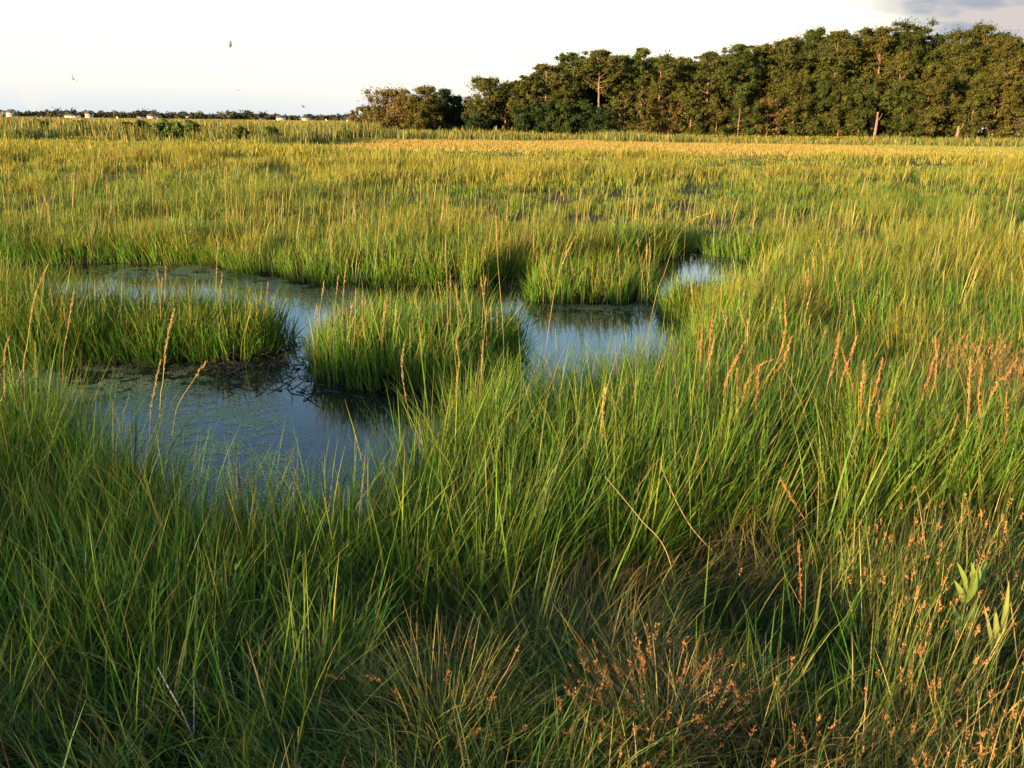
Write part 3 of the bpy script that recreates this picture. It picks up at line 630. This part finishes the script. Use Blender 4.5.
for c_, k in [((200, 700), 14), ((60, 690), 12), ((120, 690), 10), ((500, 620), 6), ((960, 455), 60), ((905, 500), 40), ((330, 690), 6)]:
    for j in range(k):
        p = gnd(c_[0] + rng.normal(0, 45 if k < 20 else 40), c_[1] + rng.normal(0, 14 if k < 20 else 12)); hh = rng.uniform(.25, .5) if k < 20 else rng.uniform(.18, .36)
        q = np.array([p[0], p[1], height(p[0], p[1])]); tip = q + np.array([rng.normal(.03, .05), rng.normal(0, .05), hh]); P = spline([q, (q + tip) / 2 + rng.normal(0, .012, 3), tip], 12)
        hb.add(*tube(P, np.linspace(.0022, .001, 12), 4, (.08, .13, .03)))
        for u in range(3, 12):
            for sd in range(3):
                a = rng.uniform(0, 6.28); d = np.array([math.cos(a), math.sin(a), .8]); l = rng.uniform(.018, .04)
                hb.add(*leaf(P[u], P[u] + d * l, .007, (0, 0, .004), np.array((.075, .15, .03)) * rng.uniform(.7, 1.3), n=4))
tag(hb.build('leafy_herbs', M_grass), 'small leafy green herbs scattered through the near grass', 'herbs', kind='stuff')

# ------------------------------------------------------------------ trees
def crown_leaves(C0, R, nper, size, col, flat=.6, var=.16):
    k = len(C0); N = nper * k
    d = rng.normal(0, 1, (N, 3)); d /= np.linalg.norm(d, axis=1)[:, None]
    st = np.repeat(rng.uniform(.6, 1.5, (k, 3)), nper, 0); r = np.abs(rng.normal(0, .62, (N, 1))).clip(0, 1.5) * st; c = np.repeat(C0, nper, 0); RR = np.repeat(R, nper)[:, None]
    sc = np.array([1, 1, flat]); c = c + d * r * RR * sc
    nrm = d * .9 + rng.normal(0, .42, (N, 3)) + np.array([0, 0, .25]); nrm /= np.linalg.norm(nrm, axis=1)[:, None]
    a = np.cross(nrm, rng.normal(0, 1, (N, 3))); a /= np.linalg.norm(a, axis=1)[:, None]; b = np.cross(nrm, a)
    s = size * rng.uniform(.5, 1.35, (N, 1))
    V = np.stack([c - a * s, c + b * s * .5, c + a * s, c - b * s * .5], 1).reshape(-1, 3)
    cc = np.asarray(col)[None] * np.repeat(1 + rng.normal(0, .16, (k, 1)), nper, 0) * (1 + rng.normal(0, var, (N, 1))).clip(.4, 1.8) * (1 + rng.normal(0, .06, (N, 3)))
    return V, np.arange(N * 4).reshape(-1, 4), np.repeat(cc.clip(.005, 1), 4, 0)
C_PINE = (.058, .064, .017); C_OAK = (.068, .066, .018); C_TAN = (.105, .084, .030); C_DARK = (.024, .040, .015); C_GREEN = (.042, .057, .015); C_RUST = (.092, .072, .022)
def tree(px, top, hw, Y, kind, lab, col, name=None, group=None, base=None, lowest=None, deep=False, lean=0):
    g = at(px, 134, Y); zx = float(height(g[0], Y)); T = at(px, top, Y); H = T[2] - zx; rw = hw * Y / FPX * (1.18 if kind != 'sparse' else 1)
    x0 = g[0]; x0 -= 0
    root = empty(name or {'pine': 'pine_tree', 'oak': 'oak_tree', 'cedar': 'cedar_tree', 'shrub': 'shrub', 'sparse': 'young_tree'}[kind], (x0, Y, zx)); tag(root, lab, 'shrub' if kind == 'shrub' else 'tree', group)
    m = MB(); tr = max(.05, H * (.017 if kind == 'pine' else .014)); n = 12
    top_f = .93 if kind != 'oak' else .75
    zz = np.linspace(0, H * top_f, n); wob = np.cumsum(rng.normal(0, .02 * H / n * 2, (n, 2)), 0); wob[0] = 0
    TP = np.stack([wob[:, 0] + lean * zz, wob[:, 1], zz - .05], -1)
    m.add(*tube(TP, np.linspace(1.25, .18, n) ** 1.1 * tr, 7, (1, 1, 1)))
    lo = lowest if lowest is not None else {'pine': .38, 'oak': .05, 'cedar': .02, 'shrub': .0, 'sparse': .2}[kind]
    cen = []; rad = []
    nl = {'pine': 30, 'oak': 30, 'cedar': 34, 'shrub': 16, 'sparse': 12}[kind]
    nl = int(nl * np.clip((H * rw) / 30, .85, 1.7))
    for i in range(nl):
        f = lo + (1 - lo) * ((i + rng.random()) / nl)
        v = (f - lo) / (1 - lo)
        if kind == 'pine': pr = (.55 + .5 * math.sin(PI * min(1, v * 1.05) ** .8)) * (1 - .68 * v ** 3)
        elif kind == 'cedar': pr = (1 - v) ** .7 * .95 + .12
        else: pr = math.sqrt(max(.02, 1 - (1.8 * v - .75) ** 2 / 1.15)) 
        a = rng.uniform(0, 2 * PI); rr = pr * rw * rng.uniform(.45, 1.0)
        ti = np.array([np.interp(f * H * (.96 if kind == 'pine' else .85), zz, TP[:, q]) for q in range(3)])
        z = f * H
        tipp = np.array([ti[0] + math.cos(a) * rr, ti[1] + math.sin(a) * rr, min(z + rng.uniform(-.03, .05) * H, H * .97)])
        st = np.array([np.interp(max(.1, f - .10) * H, zz, TP[:, q]) for q in range(3)])
        lp = spline([st, (st + tipp) / 2 + np.array([0, 0, -.02 * H + rng.normal(0, .01 * H)]), tipp], 6)
        m.add(*tube(lp, np.linspace(.34, .08, 6) * tr * (1.1 - .5 * f), 4, (1, 1, 1)))
        cr = rng.uniform(.75, 1.25) * max(.14 * H * (.50 if kind == 'pine' else .52), .27 * rw)
        if kind == 'sparse': cr *= .7
        cen.append(tipp); rad.append(cr * (.8 + .2 * pr))
        if rr > .45 * rw and rng.random() < .85: cen.append(lp[3] + rng.normal(0, .25, 3) * cr + np.array([0, 0, .2 * cr])); rad.append(cr * .75)
        if kind in ('oak', 'cedar', 'shrub') and i % 2 == 0:
            cen.append(ti + np.array([math.cos(a + 2) * rr * .5, math.sin(a + 2) * rr * .5, 0])); rad.append(cr)
        for q in range(2 if kind != 'sparse' else 1):
            cen.append(tipp + rng.normal(0, .8, 3) * cr * np.array([1, 1, .6])); rad.append(cr * rng.uniform(.35, .65))
    cen = np.array(cen); rad = np.array(rad); cen[:, 2] = np.minimum(cen[:, 2], H - rad * .5)
    m.build('trunk', M_bark, root, True)
    nper = int({'pine': 210, 'oak': 220, 'cedar': 230, 'shrub': 190, 'sparse': 90}[kind] * (.6 if deep else 1))
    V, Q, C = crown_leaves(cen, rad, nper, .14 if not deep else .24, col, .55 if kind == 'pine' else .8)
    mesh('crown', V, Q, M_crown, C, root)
    return root
W = 128
tree(358, 107, 9, W + 6, 'sparse', 'thin pale little tree standing alone at the very tip of the wood', C_TAN, lowest=.25)
tree(388, 89, 27, W + 2, 'oak', 'broad round tan oak at the open end of the wood', C_TAN, lowest=.06)
tree(421, 87, 16, W - 2, 'oak', 'upright brown lit oak pressed between the tan oak and the dark cedar', C_OAK, lowest=.06)
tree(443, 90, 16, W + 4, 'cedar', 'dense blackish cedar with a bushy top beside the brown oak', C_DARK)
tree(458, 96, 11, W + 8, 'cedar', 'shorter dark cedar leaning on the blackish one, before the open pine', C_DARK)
tree(484, 77, 25, W, 'pine', 'open crowned pine with sky showing through its limbs', C_PINE, lowest=.30)
tree(474, 113, 13, W - 6, 'shrub', 'low dark shrub beneath the open crowned pine', C_DARK)
tree(505, 83, 14, W + 1, 'pine', 'slender pine between the open crowned one and the rising edge of the wood', C_PINE, lowest=.25)
tree(526, 76, 17, W - 1, 'pine', 'first pine of the dense wood with a sloping shoulder', C_PINE, lowest=.25)
tree(545, 64, 18, W, 'pine', 'stepped pine climbing behind the sloping shouldered one', C_PINE)
tree(569, 53, 19, W + 2, 'pine', 'pine with a small flat topknot standing proud of the rising canopy', C_GREEN)
tree(598, 51, 19, W - 2, 'pine', 'pine with a long pale bare trunk showing below its crown', C_PINE, lowest=.58)
tree(618, 55, 14, W + 4, 'pine', 'narrow pine filling in behind the pale bare trunk', C_PINE)
tree(641, 48, 17, W, 'pine', 'pine with a tufted peak in the middle of the wood', C_GREEN)
tree(657, 57, 16, W - 3, 'pine', 'shoulder pine just below the tufted peak', C_PINE, lowest=.2)
tree(676, 57, 16, W + 2, 'pine', 'round headed pine in the dip of the canopy', C_PINE)
tree(704, 51, 17, W, 'pine', 'pine climbing out of the dip with dark lower limbs', C_PINE, lowest=.28)
tree(731, 45, 20, W - 1, 'pine', 'broad domed pine before the canopy steps up', C_GREEN)
tree(755, 45, 16, W + 3, 'pine', 'pine behind the rusty bush, on the first canopy step', C_PINE)
tree(777, 38, 17, W, 'pine', 'leaning pine just under the big smooth crown', C_PINE, lean=.02)
tree(800, 29, 22, W + 1, 'oak', 'big smooth crowned green tree on the second canopy step', C_GREEN, lowest=.2)
tree(829, 30, 18, W - 2, 'pine', 'flat crowned pine with a pale upper trunk and open limbs', C_PINE, lowest=.42)
tree(853, 29, 16, W + 2, 'pine', 'pine with little sky holes near its top', C_PINE, lowest=.35)
tree(872, 27, 14, W, 'pine', 'slim pine next to the highest dark crown', C_OAK, lowest=.35)
tree(897, 22, 24, W + 4, 'oak', 'highest and widest crown of the wood, dark on its far shoulder', C_GREEN, lowest=.2)
tree(927, 35, 13, W + 6, 'oak', 'dark green crown sunk in shade behind the highest one', C_DARK, lowest=.2)  # shade put into the dark crown colour
tree(893, 52, 17, W - 5, 'pine', 'forked pine with warm lit limbs in front of the highest crown', C_OAK, lowest=.42)
tree(946, 30, 17, W, 'oak', 'yellowish crown rising just past the dark shaded one', C_PINE, lowest=.2)
tree(974, 25, 20, W + 1, 'oak', 'full domed tree under the grey cloud', C_PINE, lowest=.2)
tree(996, 36, 15, W - 1, 'oak', 'tan lit tree with a notch of sky beside the domed one', C_OAK, lowest=.2)
tree(1020, 47, 15, W, 'pine', 'pine at the frame edge with a warm top', C_OAK)
for px, top in [(1050, 45), (1078, 40), (1106, 46), (1135, 52)]:
    tree(px, top, 18, W + rng.uniform(-3, 3), 'pine', 'pine in the wood beyond the edge of view', C_PINE, group='pines beyond the frame edge')
# the front row at the foot of the wood
for px, top, hw, col, kind, lab in [
    (524, 106, 12, C_DARK, 'shrub', 'dark bush under the sloping shouldered pine'), (548, 102, 15, C_DARK, 'shrub', 'blue green bush at the start of the dark undergrowth'),
    (566, 100, 14, C_GREEN, 'shrub', 'mid green bush below the flat topknot pine'), (584, 104, 16, C_DARK, 'shrub', 'largest dark bush below the pale bare trunk'), (604, 107, 14, C_DARK, 'shrub', 'dark rounded bush at the end of the shaded undergrowth'),
    (624, 92, 15, C_PINE, 'shrub', 'tall olive bush lit beside the shaded undergrowth'), (646, 92, 16, C_OAK, 'shrub', 'brownish bush at the foot of the tufted peak pine'), (668, 100, 13, C_RUST, 'shrub', 'low rusty bush at the foot of the shoulder pine'),
    (690, 84, 15, C_PINE, 'oak', 'small lit oak before the pine in the dip'), (716, 98, 14, C_OAK, 'shrub', 'brown bush with dark hollow behind it'), (738, 92, 14, C_GREEN, 'shrub', 'green bush next to the rounded rusty one'),
    (766, 97, 18, C_RUST, 'shrub', 'rounded rusty orange bush standing forward of the wood'), (792, 72, 17, C_PINE, 'oak', 'olive oak below the big smooth crown'), (816, 80, 15, C_GREEN, 'oak', 'green oak in front of the flat crowned pine'),
    (838, 84, 15, C_PINE, 'oak', 'yellowish oak showing two lit stems'), (858, 78, 14, C_GREEN, 'oak', 'dark leaved oak before the leaning bare trunk'), (900, 82, 18, C_GREEN, 'oak', 'shady oak just past the leaning bare trunk'),
    (924, 66, 17, C_OAK, 'oak', 'warm lit oak below the dark sunken crown'), (942, 92, 14, C_PINE, 'shrub', 'olive bush above the dead snag'), (968, 74, 17, C_PINE, 'oak', 'spreading oak over the orange stump'),
    (990, 66, 16, C_OAK, 'oak', 'tan oak in front of the full domed tree'), (1012, 76, 15, C_OAK, 'oak', 'brown oak standing over the half hidden roof'), (1034, 80, 16, C_PINE, 'oak', 'oak at the frame edge beside the half hidden roof')]:
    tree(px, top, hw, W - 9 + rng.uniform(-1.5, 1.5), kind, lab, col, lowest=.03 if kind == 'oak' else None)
# back rows close the wood
for i in range(52):
    px = 512 + i * 11 + rng.uniform(-5, 5)
    top = np.interp(px, [520, 545, 570, 600, 640, 680, 720, 760, 800, 850, 900, 940, 980, 1010, 1100], [84, 73, 64, 61, 58, 64, 58, 52, 42, 40, 37, 44, 38, 50, 52]) + rng.uniform(-5, 6)
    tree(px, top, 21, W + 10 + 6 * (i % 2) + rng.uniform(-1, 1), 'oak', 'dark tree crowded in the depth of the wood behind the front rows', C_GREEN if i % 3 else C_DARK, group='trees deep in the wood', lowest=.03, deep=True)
for px, top, l in [(378, 106, 'first low tree'), (402, 103, 'second low tree'), (428, 102, 'third low tree'), (452, 106, 'fourth low tree'), (476, 104, 'fifth low tree'), (500, 100, 'sixth low tree')]:
    tree(px, top, 17, W + 12, 'oak', 'dark ' + l + ' counted from the open tip, behind the front of the wood', C_DARK, lowest=.0)
def bare_trunk(p0, p1, Y, r, lab, name='bare_trunk'):
    a = at(*p0, Y); b = at(*p1, Y); a[2] = height(a[0], a[1]) - .1; P = spline([a, a * .5 + b * .5 + np.array([.05, 0, 0]), b], 10); m = MB(); m.add(*tube(P, np.linspace(1.2, .7, 10) * r, 8)); m.add(*tube(spline([P[6], P[6] + np.array([.35, -.1, .5]), P[6] + np.array([.5, -.1, 1.0])], 5), np.linspace(.4, .15, 5) * r, 5))
    o = m.build(name, M_bark, smooth=True, off=a); o.location = tuple(a); tag(o, lab, 'tree trunk')
bare_trunk((874, 137), (878, 112), W - 14, .17, 'leaning bare trunk glowing orange in front of the dark wood')
bare_trunk((956, 137), (959, 126), W - 14, .20, 'short orange lit stump at the foot of the spreading oak')
bare_trunk((934, 112), (938, 101), W - 7, .12, 'pale dead snag with a side branch under the olive bush', 'dead_snag')
# marsh shrubs on the open side
for i, (px, top, hw, Y) in enumerate([(128, 123, 8, 92), (141, 121, 8, 90), (156, 124, 8, 86), (169, 120, 8, 92), (178, 123, 8, 84), (192, 121, 8, 90), (270, 128, 8, 78), (240, 127, 7, 80), (82, 121, 8, 96), (40, 120, 9, 96)]):
    lab = ['first green shrub of the dark row on the open marsh', 'second shrub of the dark marsh row, touching the first', 'low forward shrub in the middle of the dark marsh row', 'tallest shrub of the dark marsh row', 'forward shrub beside the tallest of the dark marsh row', 'end shrub of the dark marsh row toward the wood',
           'lone shrub in the nearer reed band, the closer one to the wood', 'lone shrub in the nearer reed band, next to the dark row', 'small shrub in the reeds between the dark row and the town end', 'solitary shrub in the reeds below the yellow end houses'][i]
    tree(px, top, hw, Y, 'shrub', lab, (.07, .105, .028) if i < 6 else (.07, .09, .025), name='marsh_shrub')

# ------------------------------------------------------------------ far town on the horizon
FY = 640
ft = MB()
cs = []; rs = []
for i in range(520):
    px = rng.uniform(-220, 366); p = at(px, 118, FY + rng.uniform(-2, 120)); hgt = (3.6 + 5.0 * max(0, vnoise(px, 0, .05, 3)) * rng.random()) * rng.uniform(.7, 1.1)
    w_ = rng.uniform(3, 7)
    for q in range(5): cs.append([p[0] + rng.normal(0, w_ * .5), p[1] + rng.normal(0, 2), .3 + hgt * rng.uniform(.2, .85)]); rs.append(hgt * rng.uniform(.25, .42))
V, Q, C = crown_leaves(np.array(cs), np.array(rs), 26, 1.1, (.05, .055, .035), .8)  # slight blue distance haze put into the leaf colour
tag(mesh('distant_woods', V, Q, M_crown, C), 'low dark line of distant woods along the horizon behind the town', 'woods', kind='stuff')
def house(px, w, h, lab, mat, group=None, Y=FY, rise=.6, name='house'):
    g = at(px, 118, Y); x0 = g[0]; z0 = float(height(x0, Y)); sc = .85 if Y > 300 else 1; w *= sc; h *= sc; root = empty(name, (x0, Y, z0)); tag(root, lab, 'house', group)
    W2 = w / 2; D = 4.0 * sc; r = h * rise
    V = [(-W2, -D, -.2), (W2, -D, -.2), (W2, D, -.2), (-W2, D, -.2), (-W2, -D, h), (W2, -D, h), (W2, D, h), (-W2, D, h), (-W2, 0, h + r), (W2, 0, h + r)]
    m = MB(); m.add(V, [(0, 1, 5, 4), (1, 2, 6, 5), (2, 3, 7, 6), (3, 0, 4, 7), (4, 7, 8, 8), (5, 9, 6, 6)][:4]); m.add([V[4], V[8], V[7], (-W2, 0, h)], [(0, 1, 2, 3)]); m.add([V[5], V[9], V[6], (W2, 0, h)], [(0, 1, 2, 3)]); m.build('wall', mat, root)
    e = .4; m = MB(); t = .25
    for s in (-1, 1):
        A_ = np.array([(-W2 - e, s * (D + e), h - r * e / D + .02), (W2 + e, s * (D + e), h - r * e / D + .02), (W2 + e, 0, h + r + .02), (-W2 - e, 0, h + r + .02)]); B_ = A_ + np.array([0, 0, t])
        m.add(np.vstack([A_, B_]), [(0, 1, 2, 3), (4, 5, 6, 7), (0, 1, 5, 4), (1, 2, 6, 5), (3, 0, 4, 7)])
    m.build('roof', M_roof, root)
    for xx in np.linspace(-W2, W2, max(3, int(w / 3)) + 1)[1:-1]:
        m = MB(); m.add([(xx - .4, -D - .03, h * .4), (xx + .4, -D - .03, h * .4), (xx + .4, -D - .03, h * .75), (xx - .4, -D - .03, h * .75)], [(0, 1, 2, 3)]); m.build('window', M_glass, root)
house(1, 3.8, 3.4, 'yellow lit house at the outer end of the far town', M_wall)
house(12, 4.4, 3.8, 'tallest cream house near the outer end of the far town', M_wall)
house(73, 10, 1.8, 'longest low cream house on the skyline before the marsh shrubs', M_wall)
house(90, 3.8, 3.6, 'narrow bright gabled house just past the long low one', M_wall)
house(152, 5, 2.4, 'wide pale house in the middle of the far town', M_wall)
house(281, 5.4, 2.2, 'white blocky house standing forward on the shore toward the wood', M_wall, Y=600)
house(306, 4.8, 2.2, 'pink house on the shore nearest the wood', M_wall2, Y=600)
for px in (29, 36, 44, 58, 66, 121, 131, 139, 162, 171, 190, 215, 233, 262, 329, 341, 347):
    house(px + rng.uniform(-3, 3), rng.uniform(2.2, 4.6), rng.uniform(1.3, 2.4), 'tiny pale house half hidden in the trees of the far town', M_wall, group='small houses of the far town', Y=FY + rng.uniform(2, 45))
house(1003, 7, 3.0, 'half hidden house with a grey roof among the trees at the frame edge', M_wall, Y=W - 3, rise=.3)

# ------------------------------------------------------------------ birds
def bird(px, py, Y, span, roll, yaw, lab):
    p = at(px, py, Y); m = MB()
    P = np.array([(0, -.5, 0), (0, -.38, .01), (0, -.2, .02), (0, 0, .01), (0, .25, 0), (0, .5, 0)]) * span * .55
    m.add(*tube(P, np.array([.01, .055, .085, .07, .035, .012]) * span, 8))
    m.add(np.array([(0, .40, 0), (.10, .72, 0), (0, .60, .01), (-.10, .72, 0)]) * span * .55, [(0, 1, 2, 3)])
    o = m.build('bird', M_bird, smooth=True); o.location = tuple(p); o.rotation_euler = (.2, roll, yaw); tag(o, lab, 'bird')
    for s in (-1, 1):
        w = MB(); lead = np.array([(.05, -.16, .03), (.22, -.24, .14), (.38, -.16, .20), (.52, .06, .20)]); trail = np.array([(.05, .06, .03), (.20, .02, .13), (.34, .04, .19), (.53, .09, .20)])
        lead[:, 0] *= s; trail[:, 0] *= s; V = np.concatenate([lead, trail, lead + (0, 0, .012), trail + (0, 0, .012)]) * span
        Q = [(i, i + 1, i + 5, i + 4) for i in range(3)] + [(i + 8, i + 9, i + 13, i + 12) for i in range(3)] + [(i, i + 1, i + 9, i + 8) for i in range(3)] + [(i + 4, i + 5, i + 13, i + 12) for i in range(3)]
        w.add(V, Q); w.build('wing', M_bird, o)
bird(73, 79, 46, .46, .9, .8, 'dark swallow banking low above the far town')
bird(230, 45, 52, .44, 1.0, 2.2, 'small bird flying highest in the pale sky')
bird(238, 90, 90, .42, .5, .6, 'faintest tiny bird in the middle of the sky')
bird(303, 107, 60, .4, .3, 1.2, 'small dark bird skimming just above the horizon by the pink house')

# ------------------------------------------------------------------ light and sky
SUN_EL = math.radians(7.5); SUN_AZ = math.radians(42)          # behind the camera, to its left
to_sun = np.array([-math.sin(SUN_AZ) * math.cos(SUN_EL), -math.cos(SUN_AZ) * math.cos(SUN_EL), math.sin(SUN_EL)])
ld = bpy.data.lights.new('sun', 'SUN'); ld.energy = 4.8; ld.angle = math.radians(.6); ld.color = (1, .66, .31)
lo = bpy.data.objects.new('sun', ld); COL.objects.link(lo); lo.rotation_euler = Vector(to_sun).to_track_quat('Z', 'Y').to_euler(); lo.location = (-20, -20, 20)
w = bpy.data.worlds.new('World'); S.world = w; w.use_nodes = True; t = w.node_tree; N = t.nodes; L = t.links
bg = N['Background']; bg.inputs['Strength'].default_value = .11
sky = N.new('ShaderNodeTexSky'); sky.sky_type = 'NISHITA'; sky.sun_disc = False; sky.sun_elevation = SUN_EL
sky.sun_rotation = math.atan2(to_sun[0], to_sun[1]) % (2 * PI); sky.air_density = 1.0; sky.dust_density = .6; sky.ozone_density = 2.0
tc = N.new('ShaderNodeTexCoord'); sep = N.new('ShaderNodeSeparateXYZ'); L.new(tc.outputs['Generated'], sep.inputs[0])
def math_(op, a, b=None, c=None):
    n = N.new('ShaderNodeMath'); n.operation = op
    for i, v in enumerate((a, b, c)):
        if v is None: continue
        if isinstance(v, (int, float)): n.inputs[i].default_value = v
        else: L.new(v, n.inputs[i])
    return n.outputs[0]
def mixc(f, a, b):
    n = N.new('ShaderNodeMix'); n.data_type = 'RGBA'
    L.new(f, n.inputs[0])
    for i, v in ((6, a), (7, b)):
        if isinstance(v, tuple): n.inputs[i].default_value = (*v, 1)
        else: L.new(v, n.inputs[i])
    return n.outputs[2]
def ramp(v, a, b):
    n = N.new('ShaderNodeMapRange'); n.interpolation_type = 'SMOOTHSTEP'; L.new(v, n.inputs[0]); n.inputs[1].default_value = a; n.inputs[2].default_value = b; return n.outputs[0]
mp = N.new('ShaderNodeMapping'); mp.inputs['Scale'].default_value = (3, 3, 14); L.new(tc.outputs['Generated'], mp.inputs[0])
cn = N.new('ShaderNodeTexNoise'); cn.inputs['Scale'].default_value = 1.6; cn.inputs['Detail'].default_value = 6; L.new(mp.outputs[0], cn.inputs['Vector'])
el = sep.outputs[2]
mp2 = N.new('ShaderNodeMapping'); mp2.inputs['Scale'].default_value = (8, 8, 26); L.new(tc.outputs['Generated'], mp2.inputs[0])
cn2 = N.new('ShaderNodeTexNoise'); cn2.inputs['Scale'].default_value = 2.2; cn2.inputs['Detail'].default_value = 7; L.new(mp2.outputs[0], cn2.inputs['Vector'])
# bright thin veil of cloud low in the sky, breaking up higher
veil = math_('MULTIPLY', ramp(el, .26, .06), 1.0)
veil = math_('ADD', veil, math_('MULTIPLY', math_('SUBTRACT', cn.outputs[0], .5), .9)); veil = ramp(veil, .25, .95)
up = ramp(el, -.01, .0001)
c1 = mixc(veil, sky.outputs[0], (2.7, 2.5, 2.05))
# blue grey haze at the very foot of the sky
foot = math_('MULTIPLY', ramp(el, .085, -.02), ramp(sep.outputs[0], .40, -.35))
c2 = mixc(math_('MULTIPLY', foot, .85), c1, (1.25, 1.45, 1.68))
# grey cloud bank
dv = at(1055, -12, 1.0) - CAM; dv /= np.linalg.norm(dv)
dot = N.new('ShaderNodeVectorMath'); dot.operation = 'DOT_PRODUCT'; L.new(tc.outputs['Generated'], dot.inputs[0]); dot.inputs[1].default_value = tuple(dv)
bank = math_('ADD', dot.outputs['Value'], math_('MULTIPLY', math_('SUBTRACT', cn.outputs[0], .5), .022)); bank = ramp(bank, .984, .997)
c3 = mixc(math_('MULTIPLY', bank, .92), c2, mixc(ramp(cn2.outputs[0], .40, .62), (.68, .80, 1.0), (1.35, 1.22, 1.2)))
# one small lit cloud above the town
dv = at(38, 96, 1.0) - CAM; dv /= np.linalg.norm(dv)
dot = N.new('ShaderNodeVectorMath'); dot.operation = 'DOT_PRODUCT'; L.new(tc.outputs['Generated'], dot.inputs[0]); dot.inputs[1].default_value = tuple(dv)
n2 = N.new('ShaderNodeTexNoise'); n2.inputs['Scale'].default_value = 90; L.new(tc.outputs['Generated'], n2.inputs['Vector'])
puff = ramp(math_('ADD', dot.outputs['Value'], math_('MULTIPLY', math_('SUBTRACT', n2.outputs[0], .5), .0005)), .99985, .99999)
c4 = mixc(math_('MULTIPLY', puff, .4), c3, (2.1, 1.95, 1.8))
L.new(c4, bg.inputs['Color'])

S.view_settings.view_transform = 'Standard'; S.view_settings.look = 'None'; S.view_settings.gamma = 1; S.view_settings.exposure = 2.15
S.render.engine = 'CYCLES'
S.cycles.max_bounces = 6; S.cycles.diffuse_bounces = 3; S.cycles.transmission_bounces = 3; S.cycles.glossy_bounces = 3
S.cycles.use_denoising = True
S.cycles.use_adaptive_sampling = True; S.cycles.adaptive_threshold = .01
